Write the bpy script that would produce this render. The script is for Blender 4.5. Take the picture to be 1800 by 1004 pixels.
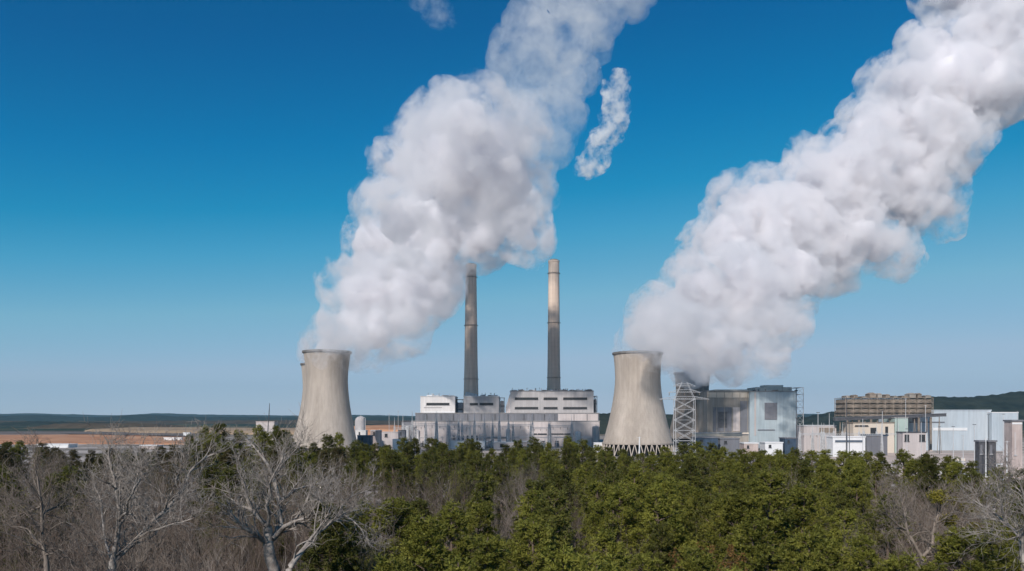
import bpy, math, random
import numpy as np
from mathutils import Vector, Matrix, noise as mnoise

for o in list(bpy.data.objects):
    bpy.data.objects.remove(o)

# ------------------------------------------------------------------ camera, sky, sun, exposure
F = 1412.0            # focal length in photograph pixels (1800 wide)
CZ = 42.0             # camera height above the plant's ground
HZ = 737.0            # photograph row of the true horizon
scn = bpy.context.scene
cd = bpy.data.cameras.new('camera')
cam = bpy.data.objects.new('camera', cd)
scn.collection.objects.link(cam)
cam.location = (0, 0, CZ)
cam.rotation_euler = (math.radians(90), 0, 0)
cd.sensor_width = 36.0
cd.lens = 36.0 * F / 1800.0
cd.shift_y = (HZ - 502.0) / 1800.0
cd.clip_start = 0.5
cd.clip_end = 90000.0
scn.camera = cam

SUN_EL, SUN_AZ = 35.0, 24.0      # azimuth: degrees to the left of straight behind the camera
_e, _a = math.radians(SUN_EL), math.radians(SUN_AZ)
to_sun = Vector((-math.sin(_a) * math.cos(_e), -math.cos(_a) * math.cos(_e), math.sin(_e)))
world = bpy.data.worlds.new('World')
scn.world = world
world.use_nodes = True
wn, wl = world.node_tree.nodes, world.node_tree.links
wn.clear()
wo = wn.new('ShaderNodeOutputWorld')
bg = wn.new('ShaderNodeBackground')
sky = wn.new('ShaderNodeTexSky')
sky.sky_type = 'NISHITA'
sky.sun_disc = False
sky.sun_elevation = _e
sky.sun_rotation = math.atan2(to_sun.x, to_sun.y)
sky.altitude = 300.0
sky.air_density = 0.6
sky.dust_density = 0.0
sky.ozone_density = 6.0
# the camera's polarised, graded blue: per-channel curve on the sky's radiance (x0.1 so that it spans 0..1)
dn = wn.new('ShaderNodeVectorMath'); dn.operation = 'SCALE'; dn.inputs['Scale'].default_value = 0.1
upn = wn.new('ShaderNodeVectorMath'); upn.operation = 'SCALE'; upn.inputs['Scale'].default_value = 10.0
cv = wn.new('ShaderNodeRGBCurve')
SKY_CURVES = (
    [(0, 0), (.045, .0), (.075, .0), (.098, .01), (.123, .06), (.178, .19), (.311, .36), (.58, .45), (1, .52)],
    [(0, 0), (.08, .07), (.115, .106), (.157, .175), (.25, .33), (.35, .435), (.545, .50), (.74, .54), (1, .57)],
    [(0, 0), (.2, .21), (.266, .30), (.353, .41), (.52, .55), (.664, .60), (.836, .65), (1, .67)])
for ci, pts in enumerate(SKY_CURVES):
    c = cv.mapping.curves[ci]
    c.points[0].location = pts[0]
    c.points[1].location = pts[-1]
    for p in pts[1:-1]:
        c.points.new(*p)
    for p in c.points:
        p.handle_type = 'VECTOR'
cv.mapping.update()
wl.new(sky.outputs[0], dn.inputs[0])
wl.new(dn.outputs[0], cv.inputs['Color'])
wl.new(cv.outputs[0], upn.inputs[0])
wl.new(upn.outputs[0], bg.inputs[0])
bg.inputs[1].default_value = 0.104
wl.new(bg.outputs[0], wo.inputs[0])

ld = bpy.data.lights.new('sun', 'SUN')
ld.energy = 4.3
ld.angle = math.radians(0.5)
ld.color = (1.0, 0.93, 0.86)
sun = bpy.data.objects.new('sun', ld)
sun.rotation_euler = to_sun.to_track_quat('Z', 'Y').to_euler()
scn.collection.objects.link(sun)

scn.view_settings.view_transform = 'Standard'
scn.view_settings.look = 'None'
scn.view_settings.exposure = 0.0
scn.view_settings.gamma = 1.0
cy = scn.cycles
cy.use_denoising = True
cy.max_bounces = 12
cy.diffuse_bounces = 3
cy.glossy_bounces = 2
cy.transmission_bounces = 4
cy.transparent_max_bounces = 24
cy.volume_bounces = 8
cy.use_adaptive_sampling = True
cy.adaptive_threshold = 0.02

# ------------------------------------------------------------------ helpers
C = scn.collection


def X(px, D):
    return (px - 900.0) / F * D


def Z(py, D):
    return CZ + (HZ - py) / F * D


def P(px, py, D):
    return Vector((X(px, D), D, Z(py, D)))


def link(name, me, parent=None, loc=(0, 0, 0), rz=0.0):
    o = bpy.data.objects.new(name, me)
    C.objects.link(o)
    o.location = loc
    o.rotation_euler = (0, 0, rz)
    if parent is not None:
        o.parent = parent
    return o


def tag(o, label=None, cat=None, group=None, kind=None):
    if label:
        o['label'] = label
    if cat:
        o['category'] = cat
    if group:
        o['group'] = group
    if kind:
        o['kind'] = kind
    return o


def empty(name, label, cat, loc=(0, 0, 0), rz=0.0, group=None):
    return tag(link(name, None, None, loc, rz), label, cat, group)


class MB:
    """collects shapes and links them as one mesh object"""

    def __init__(s):
        s.v, s.f, s.n = [], [], 0

    def add(s, verts, faces):
        s.v.extend([tuple(p) for p in verts])
        s.f.extend([tuple(i + s.n for i in q) for q in faces])
        s.n += len(verts)

    def box(s, x0, x1, y0, y1, z0, z1, rz=0.0, c=None):
        v = [(x, y, z) for z in (z0, z1) for x, y in ((x0, y0), (x1, y0), (x1, y1), (x0, y1))]
        if rz:
            cx, cy_ = c if c else ((x0 + x1) / 2, (y0 + y1) / 2)
            ca, sa = math.cos(rz), math.sin(rz)
            v = [(cx + (x - cx) * ca - (y - cy_) * sa, cy_ + (x - cx) * sa + (y - cy_) * ca, z) for x, y, z in v]
        s.add(v, [(3, 2, 1, 0), (4, 5, 6, 7), (0, 1, 5, 4), (1, 2, 6, 5), (2, 3, 7, 6), (3, 0, 4, 7)])

    def prism(s, prof, y0, y1):
        """profile in x,z (counter-clockwise seen from -y) pulled from y0 to y1"""
        n = len(prof)
        v = [(x, y0, z) for x, z in prof] + [(x, y1, z) for x, z in prof]
        f = [tuple(range(n)), tuple(range(2 * n - 1, n - 1, -1))]
        f += [(i, i + n, (i + 1) % n + n, (i + 1) % n) for i in range(n)]
        s.add(v, f)

    def tube(s, pts, rad, sides=6, cap=True):
        pts = [Vector(p) for p in pts]
        if not hasattr(rad, '__len__'):
            rad = [rad] * len(pts)
        v, f = [], []
        for i, p in enumerate(pts):
            d = (pts[min(i + 1, len(pts) - 1)] - pts[max(i - 1, 0)])
            d = d.normalized() if d.length > 1e-9 else Vector((0, 0, 1))
            a = d.cross(Vector((0, 0, 1)) if abs(d.z) < 0.9 else Vector((1, 0, 0))).normalized()
            b = d.cross(a)
            for k in range(sides):
                t = 2 * math.pi * k / sides
                v.append(p + (a * math.cos(t) + b * math.sin(t)) * rad[i])
        for i in range(len(pts) - 1):
            for k in range(sides):
                k2 = (k + 1) % sides
                f.append((i * sides + k, i * sides + k2, (i + 1) * sides + k2, (i + 1) * sides + k))
        if cap:
            f.append(tuple(range(sides - 1, -1, -1)))
            f.append(tuple((len(pts) - 1) * sides + k for k in range(sides)))
        s.add(v, f)

    def lathe(s, prof, seg=48, c=(0, 0, 0), a0=0.0, a1=2 * math.pi):
        full = abs(a1 - a0 - 2 * math.pi) < 1e-6
        m = seg if full else seg + 1
        v, f = [], []
        for r, z in prof:
            for k in range(m):
                t = a0 + (a1 - a0) * k / seg
                v.append((c[0] + r * math.cos(t), c[1] + r * math.sin(t), c[2] + z))
        for i in range(len(prof) - 1):
            for k in range(seg):
                k2 = (k + 1) % m
                f.append((i * m + k, i * m + k2, (i + 1) * m + k2, (i + 1) * m + k))
        s.add(v, f)

    def mesh(s, name, mat, smooth=False):
        me = bpy.data.meshes.new(name)
        me.from_pydata(s.v, [], s.f)
        me.materials.append(mat)
        if smooth:
            me.polygons.foreach_set('use_smooth', [True] * len(me.polygons))
        me.update()
        return me

    def build(s, name, mat, parent=None, smooth=False, loc=(0, 0, 0), rz=0.0):
        return link(name, s.mesh(name, mat, smooth), parent, loc, rz)


def np_mesh(name, V, Fc, mats, smooth=False, midx=None):
    """fast mesh from numpy: V (n,3), Fc (m,k)"""
    me = bpy.data.meshes.new(name)
    V = np.asarray(V, np.float32)
    Fc = np.asarray(Fc, np.int32)
    m, k = Fc.shape
    me.vertices.add(len(V))
    me.vertices.foreach_set('co', V.ravel())
    me.loops.add(m * k)
    me.loops.foreach_set('vertex_index', Fc.ravel())
    me.polygons.add(m)
    me.polygons.foreach_set('loop_start', np.arange(0, m * k, k, dtype=np.int32))
    me.polygons.foreach_set('loop_total', np.full(m, k, np.int32))
    for mt in (mats if isinstance(mats, (list, tuple)) else [mats]):
        me.materials.append(mt)
    if midx is not None:
        me.polygons.foreach_set('material_index', np.asarray(midx, np.int32))
    if smooth:
        me.polygons.foreach_set('use_smooth', np.ones(m, bool))
    me.update(calc_edges=True)
    return me


def material(name, col, rough=0.8, var=0.15, scale=0.05, bump=0.0, bscale=1.0, stretch=(1, 1, 1), col2=None,
             detail=6.0, metal=0.0, island=0.0, objrand=0.0, spec=0.3):
    """Principled with noise-driven colour variation in object space"""
    m = bpy.data.materials.new(name)
    m.use_nodes = True
    nt = m.node_tree
    N, L = nt.nodes, nt.links
    b = N['Principled BSDF']
    b.inputs['Roughness'].default_value = rough
    b.inputs['Metallic'].default_value = metal
    b.inputs['Specular IOR Level'].default_value = spec
    tc = N.new('ShaderNodeTexCoord')
    mp = N.new('ShaderNodeMapping')
    mp.inputs['Scale'].default_value = stretch
    L.new(tc.outputs['Object'], mp.inputs[0])
    nz = N.new('ShaderNodeTexNoise')
    nz.inputs['Scale'].default_value = scale
    nz.inputs['Detail'].default_value = detail
    nz.inputs['Roughness'].default_value = 0.6
    L.new(mp.outputs[0], nz.inputs['Vector'])
    rp = N.new('ShaderNodeValToRGB')
    c2 = col2 if col2 else tuple(c * (1 + var) for c in col)
    c1 = tuple(c * (1 - var) for c in col) if not col2 else col
    rp.color_ramp.elements[0].position = 0.32
    rp.color_ramp.elements[1].position = 0.68
    rp.color_ramp.elements[0].color = (*c1, 1)
    rp.color_ramp.elements[1].color = (*c2, 1)
    L.new(nz.outputs[0], rp.inputs[0])
    out = rp.outputs[0]
    for amount, node, sock in ((objrand, 'ShaderNodeObjectInfo', 'Random'), (island, 'ShaderNodeNewGeometry', 'Random Per Island')):
        if amount:
            g = N.new(node)
            mr = N.new('ShaderNodeMapRange')
            mr.inputs['To Min'].default_value = 1 - amount
            mr.inputs['To Max'].default_value = 1 + amount
            L.new(g.outputs[sock], mr.inputs['Value'])
            mx = N.new('ShaderNodeVectorMath')
            mx.operation = 'SCALE'
            L.new(out, mx.inputs[0])
            L.new(mr.outputs[0], mx.inputs['Scale'])
            out = mx.outputs[0]
    L.new(out, b.inputs['Base Color'])
    if bump:
        n2 = N.new('ShaderNodeTexNoise')
        n2.inputs['Scale'].default_value = bscale
        n2.inputs['Detail'].default_value = 5
        L.new(mp.outputs[0], n2.inputs['Vector'])
        bp = N.new('ShaderNodeBump')
        bp.inputs['Strength'].default_value = bump
        bp.inputs['Distance'].default_value = 1.0
        L.new(n2.outputs[0], bp.inputs['Height'])
        L.new(bp.outputs[0], b.inputs['Normal'])
    m['_out'] = 1
    return m


def streaks(m, scale=0.35, squash=0.02, lo=0.8, hi=1.06):
    """rain streaks: noise pulled long in z, multiplied into the base colour"""
    nt = m.node_tree
    N, L = nt.nodes, nt.links
    b = N['Principled BSDF']
    src = b.inputs['Base Color'].links[0].from_socket
    tc = N.new('ShaderNodeTexCoord')
    mp = N.new('ShaderNodeMapping')
    mp.inputs['Scale'].default_value = (1, 1, squash)
    L.new(tc.outputs['Object'], mp.inputs[0])
    nz = N.new('ShaderNodeTexNoise')
    nz.inputs['Scale'].default_value = scale
    nz.inputs['Detail'].default_value = 8
    nz.inputs['Roughness'].default_value = 0.7
    L.new(mp.outputs[0], nz.inputs['Vector'])
    mr = N.new('ShaderNodeMapRange')
    mr.inputs['From Min'].default_value = 0.38
    mr.inputs['From Max'].default_value = 0.6
    mr.inputs['To Min'].default_value = lo
    mr.inputs['To Max'].default_value = hi
    L.new(nz.outputs[0], mr.inputs['Value'])
    vm = N.new('ShaderNodeVectorMath'); vm.operation = 'SCALE'
    L.new(src, vm.inputs[0])
    L.new(mr.outputs[0], vm.inputs['Scale'])
    L.new(vm.outputs[0], b.inputs['Base Color'])
    return m


def stripes(m, axis='X', period=3.0, dark=0.8, width=0.12, bump=0.0):
    """panel seams: multiply the base colour by thin darker lines every PERIOD metres"""
    nt = m.node_tree
    N, L = nt.nodes, nt.links
    b = N['Principled BSDF']
    src = b.inputs['Base Color'].links[0].from_socket
    tc = N.new('ShaderNodeTexCoord')
    sp = N.new('ShaderNodeSeparateXYZ')
    L.new(tc.outputs['Object'], sp.inputs[0])
    d = N.new('ShaderNodeMath'); d.operation = 'DIVIDE'; d.inputs[1].default_value = period
    L.new(sp.outputs[axis], d.inputs[0])
    fr = N.new('ShaderNodeMath'); fr.operation = 'FRACT'
    L.new(d.outputs[0], fr.inputs[0])
    lt = N.new('ShaderNodeMath'); lt.operation = 'LESS_THAN'; lt.inputs[1].default_value = width
    L.new(fr.outputs[0], lt.inputs[0])
    mr = N.new('ShaderNodeMapRange')
    mr.inputs['To Min'].default_value = 1.0
    mr.inputs['To Max'].default_value = dark
    L.new(lt.outputs[0], mr.inputs['Value'])
    vm = N.new('ShaderNodeVectorMath'); vm.operation = 'SCALE'
    L.new(src, vm.inputs[0])
    L.new(mr.outputs[0], vm.inputs['Scale'])
    L.new(vm.outputs[0], b.inputs['Base Color'])
    return m
# ------------------------------------------------------------------ steam
def steam_material(name, density, col=(1.0, 1.0, 1.0), aniso=0.1, lo=0.40, hi=0.56, floor=0.0, scale=0.022, detail=7.0, rough=0.62):
    """steam whose density follows a fractal noise fixed in the place: thick billows, thin ragged edges"""
    m = bpy.data.materials.new(name)
    m.use_nodes = True
    nt = m.node_tree
    nt.nodes.clear()
    N, L = nt.nodes, nt.links
    out = N.new('ShaderNodeOutputMaterial')
    pv = N.new('ShaderNodeVolumePrincipled')
    pv.inputs['Color'].default_value = (*col, 1)
    pv.inputs['Anisotropy'].default_value = aniso
    tc = N.new('ShaderNodeTexCoord')
    nz = N.new('ShaderNodeTexNoise')
    nz.inputs['Scale'].default_value = scale
    nz.inputs['Detail'].default_value = detail
    nz.inputs['Roughness'].default_value = rough
    nz.inputs['Distortion'].default_value = 0.3
    L.new(tc.outputs['Object'], nz.inputs['Vector'])
    mr = N.new('ShaderNodeMapRange')
    mr.inputs['From Min'].default_value = lo
    mr.inputs['From Max'].default_value = hi
    mr.inputs['To Min'].default_value = density * floor
    mr.inputs['To Max'].default_value = density
    L.new(nz.outputs[0], mr.inputs['Value'])
    L.new(mr.outputs[0], pv.inputs['Density'])
    L.new(pv.outputs[0], out.inputs['Volume'])
    return m


def ico(sub):
    import bmesh
    bm = bmesh.new()
    bmesh.ops.create_icosphere(bm, subdivisions=sub, radius=1.0)
    bm.verts.ensure_lookup_table()
    V = np.array([v.co[:] for v in bm.verts])
    Fc = np.array([[v.index for v in f.verts] for f in bm.faces])
    bm.free()
    return V, Fc


ICO = {k: ico(k) for k in (2, 3)}


def puffs(base, rng, kids=(9, 6), shrink=(0.42, 0.42), jit=0.25, out=0.85):
    """each ball sprouts smaller ones on its surface, and those smaller ones still: the cauliflower look of steam"""
    balls = [(Vector(c), r) for c, r in base]
    gen = balls[:]
    for k, s in zip(kids, shrink):
        nxt = []
        for c, r in gen:
            for _ in range(k):
                d = Vector(rng.normal(size=3)).normalized()
                r2 = r * s * (1 + jit * rng.uniform(-1, 1))
                nxt.append((c + d * r * out * rng.uniform(0.85, 1.12), r2))
        balls += nxt
        gen = nxt
    return balls


def biggest_island(me):
    import bmesh
    bm = bmesh.new()
    bm.from_mesh(me)
    left, best = set(bm.verts), set()
    while left:
        st = [left.pop()]
        isl = set(st)
        while st:
            for e in st.pop().link_edges:
                for v in e.verts:
                    if v in left:
                        left.remove(v); isl.add(v); st.append(v)
        if len(isl) > len(best):
            best = isl
    bmesh.ops.delete(bm, geom=[v for v in bm.verts if v not in best], context='VERTS')
    bm.to_mesh(me)
    bm.free()
    return me


def cloud_mesh(name, balls, voxel, mat, disp=((14, 5), (5, 2)), inset=0.0, seed=0):
    Vs, Fs, n = [], [], 0
    for c, r in balls:
        r = r - inset
        if r < voxel * 0.9:
            continue
        V, Fc = ICO[3 if r > 20 else 2]
        Vs.append(V * r + np.array(c))
        Fs.append(Fc + n)
        n += len(V)
    me = np_mesh(name, np.vstack(Vs), np.vstack(Fs), mat)
    o = bpy.data.objects.new(name, me)
    C.objects.link(o)
    md = o.modifiers.new('remesh', 'REMESH')
    md.mode = 'VOXEL'
    md.voxel_size = voxel
    for i, (size, strength) in enumerate(disp):
        tx = bpy.data.textures.new('%s_noise_%d' % (name, i), 'CLOUDS')
        tx.noise_scale = size
        tx.noise_depth = 3
        dm = o.modifiers.new('displace', 'DISPLACE')
        dm.texture = tx
        dm.texture_coords = 'GLOBAL'
        dm.strength = strength
        dm.mid_level = 0.5
    bpy.context.view_layer.update()
    dg = bpy.context.evaluated_depsgraph_get()
    m2 = bpy.data.meshes.new_from_object(o.evaluated_get(dg))
    m2.name = name
    bpy.data.objects.remove(o)
    bpy.data.meshes.remove(me)
    m2.polygons.foreach_set('use_smooth', [True] * len(m2.polygons))
    if not m2.materials:
        m2.materials.append(mat)
    m2.update()
    return m2


def px_balls(rows, depth, k=1.0):
    """rows of (photo x, photo y, radius in photo pixels); DEPTH(py) gives the distance"""
    res = []
    for r in rows:
        D = depth(r[1]) + (r[3] if len(r) > 3 else 0)
        res.append((P(r[0], r[1], D), r[2] * k * D / F))
    return res


LEFT_DENSE = [(570, 604, 28, 0), (600, 596, 32, 0), (596, 602, 26, -80), (612, 596, 30, -92), (556, 612, 20, 190), (640, 612, 28, 30), (615, 570, 42), (655, 588, 44), (700, 575, 34), (648, 525, 56),
              (720, 520, 58), (765, 520, 30), (606, 500, 28), (670, 455, 56, 30), (745, 470, 66, 60), (650, 420, 38), (700, 385, 52, -350), (762, 395, 78, 0), (690, 330, 26), (850, 400, 56, -40),
              (905, 385, 50, -60), (930, 420, 28, -60), (700, 290, 34), (735, 290, 54), (790, 290, 80, -350), (775, 225, 42, -380), (820, 215, 54, -420), (850, 290, 80, -350), (890, 330, 60, -350), (870, 230, 36, -400), (800, 215, 50, -150), (742, 240, 40, -100)]
LEFT_THIN = [(920, 230, 66), (962, 250, 42), (935, 310, 38), (900, 170, 44), (900, 100, 42), (950, 90, 60), (990, 130, 50), (1005, 60, 56), (920, 45, 34),
             (970, 20, 50), (1050, 20, 48), (1090, -20, 50), (990, 200, 38), (1020, -40, 70)]
RIGHT_DENSE = [(1118, 606, 22, 0), (1145, 604, 26, -10), (1105, 600, 15, 0), (1140, 604, 26, -112), (1158, 596, 32, -125), (1150, 575, 34, -85), (1172, 588, 36, -130), (1190, 575, 34, -120), (1150, 565, 44), (1190, 585, 50), (1250, 598, 46), (1320, 592, 36), (1375, 575, 34), (1155, 535, 26), (1225, 520, 66), (1320, 520, 85),
               (1215, 460, 24), (1285, 425, 72), (1395, 480, 62), (1300, 380, 56), (1385, 380, 88), (1470, 420, 78), (1550, 430, 50), (1585, 455, 26), (1440, 310, 60), (1500, 320, 92),
               (1590, 330, 76), (1540, 240, 74), (1640, 240, 88), (1600, 160, 64), (1680, 140, 86), (1640, 80, 50), (1740, 150, 80), (1740, 50, 80), (1800, 60, 62), (1700, -30, 70), (1810, -40, 80),
               (1655, 360, 38), (1670, 395, 18), (1820, 130, 60)]
REAR_RIGHT = [(1216, 643, 30, 300), (1242, 628, 34, 190), (1290, 626, 34, 60), (1345, 616, 34, 0)]


def dl(py):
    return float(np.interp(620 - py, [0, 60, 110, 165, 400, 700], [885, 925, 965, 1130, 1180, 1200]))


def dr(py):
    return float(np.interp(620 - py, [0, 40, 100, 200, 700], [915, 950, 1100, 1180, 1230]))
# ------------------------------------------------------------------ land
def smooth(a, b, x):
    t = min(1.0, max(0.0, (x - a) / (b - a)))
    return t * t * (3 - 2 * t)


def edge_distance(px):
    """how far the wood reaches in each direction"""
    pts = [(-400, 236), (0, 236), (900, 238), (1150, 230), (1350, 205), (1500, 176), (1600, 158), (1700, 136), (1800, 112), (2300, 80)]
    for (a, da), (b, db) in zip(pts, pts[1:]):
        if px <= b:
            t = max(0, (px - a) / (b - a))
            return da + (db - da) * t
    return 80


def ground_z(x, y):
    r = math.hypot(x, y)
    px = 900 + F * x / max(y, 1.0) if y > 0 else 900
    ed = edge_distance(min(2300, max(-400, px)))
    z = 15.5 * (1 - smooth(ed + 5, ed + 190, r))
    z += 0.8 * mnoise.noise((x * 0.02, y * 0.02, 3)) * (1 - smooth(300, 600, r))
    # low rises well beyond the plant
    z += 16 * smooth(2600, 6000, r) * (0.5 + 0.5 * mnoise.noise((x * 0.0005, y * 0.0005, 9)))
    return z


def terrain():
    rings = [0.0] + list(np.geomspace(6, 600, 60)) + list(np.geomspace(660, 17000, 60))
    seg = 240
    V, Fc = [], []
    for r in rings:
        for k in range(seg):
            t = 2 * math.pi * k / seg
            x, y = r * math.sin(t), r * math.cos(t)
            V.append((x, y, ground_z(x, y)))
    for i in range(len(rings) - 1):
        for k in range(seg):
            k2 = (k + 1) % seg
            Fc.append((i * seg + k, (i + 1) * seg + k, (i + 1) * seg + k2, i * seg + k2))
    m = material('earth', (0.09, 0.075, 0.05), 0.95, scale=0.004, detail=12, col2=(0.17, 0.135, 0.095), spec=0.1)
    nt = m.node_tree
    N, L = nt.nodes, nt.links
    b = N['Principled BSDF']
    near = b.inputs['Base Color'].links[0].from_socket
    # by distance from the wood: leaf litter, then plant yard, then farmland and woods
    tc = N.new('ShaderNodeTexCoord')
    ln = N.new('ShaderNodeVectorMath'); ln.operation = 'LENGTH'
    L.new(tc.outputs['Object'], ln.inputs[0])

    def noise_ramp(scale, c1, c2, p1, p2):
        n = N.new('ShaderNodeTexNoise'); n.inputs['Scale'].default_value = scale; n.inputs['Detail'].default_value = 8
        L.new(tc.outputs['Object'], n.inputs['Vector'])
        r = N.new('ShaderNodeValToRGB')
        r.color_ramp.elements[0].position, r.color_ramp.elements[1].position = p1, p2
        r.color_ramp.elements[0].color, r.color_ramp.elements[1].color = (*c1, 1), (*c2, 1)
        L.new(n.outputs[0], r.inputs[0])
        return r.outputs[0]
    litter = noise_ramp(0.6, (0.03, 0.022, 0.016), (0.075, 0.055, 0.04), 0.35, 0.65)
    yard = noise_ramp(0.012, (0.16, 0.14, 0.12), (0.42, 0.37, 0.34), 0.4, 0.6)
    far = noise_ramp(0.0016, (0.018, 0.03, 0.016), (0.16, 0.13, 0.075), 0.52, 0.62)

    def mixby(a, c, d0, d1):
        mr = N.new('ShaderNodeMapRange'); mr.inputs['From Min'].default_value = d0; mr.inputs['From Max'].default_value = d1
        L.new(ln.outputs['Value'], mr.inputs['Value'])
        mx = N.new('ShaderNodeMix'); mx.data_type = 'RGBA'
        L.new(mr.outputs[0], mx.inputs['Factor']); L.new(a, mx.inputs['A']); L.new(c, mx.inputs['B'])
        return mx.outputs['Result']
    s = mixby(litter, yard, 240, 420)
    s = mixby(s, near, 1900, 2300)
    s = mixby(s, far, 2600, 3600)
    L.new(s, b.inputs['Base Color'])
    me = bpy.data.meshes.new('ground')
    me.from_pydata(V, [], Fc)
    me.materials.append(m)
    me.polygons.foreach_set('use_smooth', [True] * len(me.polygons))
    tag(link('ground', me), kind='structure')


def patch(name, pts, z0, mat, crown=0.0, sub=14, label=None):
    """an irregular low mound of bare earth: outline in (x, y) metres, CROWN metres high in its middle"""
    n = len(pts)
    out = []
    for i in range(n):     # roughen the outline
        a, b = Vector(pts[i]), Vector(pts[(i + 1) % n])
        for k in range(sub):
            p = a.lerp(b, k / sub)
            j = (a - b).length * 0.03
            out.append(Vector((p.x + j * mnoise.noise((p.x * .01, p.y * .01, 1)), p.y + 2 * j * mnoise.noise((p.x * .01, p.y * .01, 5)))))
    c = sum(out, Vector((0, 0))) / len(out)
    V, Fc = [], []
    rings = [(1.0, -0.6), (0.985, 0.35), (0.93, 0.75), (0.8, 0.95), (0.5, 1.0), (0.2, 1.03)]
    for s, h in rings:
        for p in out:
            q = c + (p - c) * s
            V.append((q.x, q.y, z0 + h * crown + (0.2 * crown * mnoise.noise((q.x * .006, q.y * .006, 2)) if h > 0 else 0)))
    m = len(out)
    for i in range(len(rings) - 1):
        for k in range(m):
            k2 = (k + 1) % m
            Fc.append((i * m + k, i * m + k2, (i + 1) * m + k2, (i + 1) * m + k))
    V.append((c.x, c.y, z0 + 1.03 * crown))
    for k in range(m):
        Fc.append(((len(rings) - 1) * m + k, (len(rings) - 1) * m + (k + 1) % m, len(V) - 1))
    me = bpy.data.meshes.new(name)
    me.from_pydata(V, [], Fc)
    me.materials.append(mat)
    return tag(link(name, me), kind='structure')


def ground_pts(rows):
    """outline given by (photo x, distance)"""
    return [(X(px, D), D) for px, D in rows]


terrain()
clay = material('orange_clay', (0.34, 0.15, 0.08), 0.95, scale=0.016, detail=12, col2=(0.58, 0.32, 0.19), stretch=(0.6, 1.0, 1), spec=0.1)
tan = material('dry_field', (0.27, 0.19, 0.12), 0.95, scale=0.008, detail=9, col2=(0.42, 0.30, 0.20), stretch=(0.4, 1.5, 1), spec=0.1)
ash = material('grey_ash', (0.10, 0.085, 0.085), 0.95, scale=0.01, detail=8, col2=(0.2, 0.165, 0.15), stretch=(0.4, 1.5, 1), spec=0.1)
pale = material('pale_gravel', (0.36, 0.30, 0.27), 0.95, scale=0.02, detail=9, col2=(0.62, 0.52, 0.47), spec=0.1)
patch('clay_field', ground_pts([(-260, 1350), (330, 1330), (345, 1800), (180, 2100), (-280, 2050)]), 0.2, clay, 3.0)
patch('ash_field', ground_pts([(-300, 2150), (190, 2150), (400, 1800), (420, 2600), (-400, 2650)]), 0.2, ash, 3.0)
patch('dry_field', ground_pts([(150, 2700), (250, 2250), (560, 2150), (570, 2900), (240, 3300)]), 0.2, tan, 11.0)
patch('clay_mound', ground_pts([(625, 2000), (720, 1950), (730, 2500), (615, 2600)]), 0.2, clay, 22.0)
patch('gravel_yard', ground_pts([(1440, 700), (1620, 560), (1860, 480), (2050, 700), (1900, 980), (1450, 1000)]), 0.15, pale, 1.0)


# far hills and woods
def ridge(name, rows, D, depth, mat, kind, rough=6.0, step=22.0, base=-5, bumps=1.0, seed=0):
    """a wooded rise: rows of (photo x, photo y of the skyline) at distance D, DEPTH metres thick, its canopy bumpy"""
    xs = [X(r[0], D) for r in rows]
    zs = [Z(r[1], D) for r in rows]
    nx = int((xs[-1] - xs[0]) / step) + 1
    ny = 26
    gx = np.linspace(xs[0], xs[-1], nx)
    top = np.interp(gx, xs, zs)
    V = []
    for j in range(ny):
        t = j / (ny - 1)
        prof = math.sin(math.pi * min(1, t * 1.0)) ** 0.6 if 0 < t < 1 else 0.0
        for i, x in enumerate(gx):
            y = D - depth * 0.5 + depth * t
            ends = min(1.0, i / 6.0, (nx - 1 - i) / 6.0)
            h = base + (top[i] - base) * prof * (0.6 + 0.4 * ends)
            if prof > 0:
                h += rough * bumps * (mnoise.noise((x / step * 0.45, y / step * 0.45, seed)) + 0.8 * mnoise.noise((x / step * 1.3, y / step * 1.3, seed + 7)))
            V.append((x, y, h))
    Fc = [(j * nx + i, j * nx + i + 1, (j + 1) * nx + i + 1, (j + 1) * nx + i) for j in range(ny - 1) for i in range(nx - 1)]
    me = np_mesh(name, V, Fc, mat, smooth=False)
    return tag(link(name, me), kind=kind)


wood_m = material('far_canopy', (0.012, 0.020, 0.020), 0.95, scale=0.012, detail=12, col2=(0.042, 0.052, 0.042), spec=0.05, bump=1.0, bscale=0.09)
wood_b = material('far_bare_canopy', (0.045, 0.035, 0.025), 0.95, scale=0.012, detail=12, col2=(0.10, 0.075, 0.05), spec=0.05)
ridge('hills', [(-700, 731), (0, 730), (60, 727), (130, 729), (230, 731), (300, 727), (350, 729), (440, 730), (520, 731), (640, 730), (760, 732), (1100, 729), (1300, 728), (2300, 727)],
      14000, 5000, wood_m, 'structure', rough=12, step=110, seed=2)
ridge('hills', [(-700, 735), (0, 733), (70, 730), (110, 733), (200, 734), (240, 731), (262, 729), (300, 733), (600, 734), (660, 732), (720, 734), (900, 733), (1100, 731), (1400, 734), (2300, 732)],
      8500, 2600, wood_m, 'structure', rough=9, step=60, seed=5)
ridge('far_woods', [(-700, 741), (0, 740), (90, 742), (200, 741), (330, 740), (480, 739), (800, 740), (1250, 739), (2300, 740)], 5600, 900, wood_b, 'stuff', rough=6, step=30, seed=8)
ridge('far_woods', [(-500, 743), (0, 743), (60, 741), (230, 743), (250, 747)], 3900, 420, wood_m, 'stuff', rough=4, step=16, seed=11)
ridge('far_woods', [(60, 748), (120, 744), (235, 744), (330, 748)], 3500, 200, wood_b, 'stuff', rough=4, step=14, seed=12)
ridge('far_woods', [(430, 750), (470, 748), (520, 745), (640, 746), (700, 749), (730, 746), (740, 748)], 3300, 300, wood_m, 'stuff', rough=4, step=14, seed=14)
ridge('wooded_hill', [(900, 737), (985, 735), (1030, 730), (1062, 727), (1090, 728), (1250, 731), (1330, 736)], 2500, 500, wood_m, 'structure', rough=6, step=9, seed=21)
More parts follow.
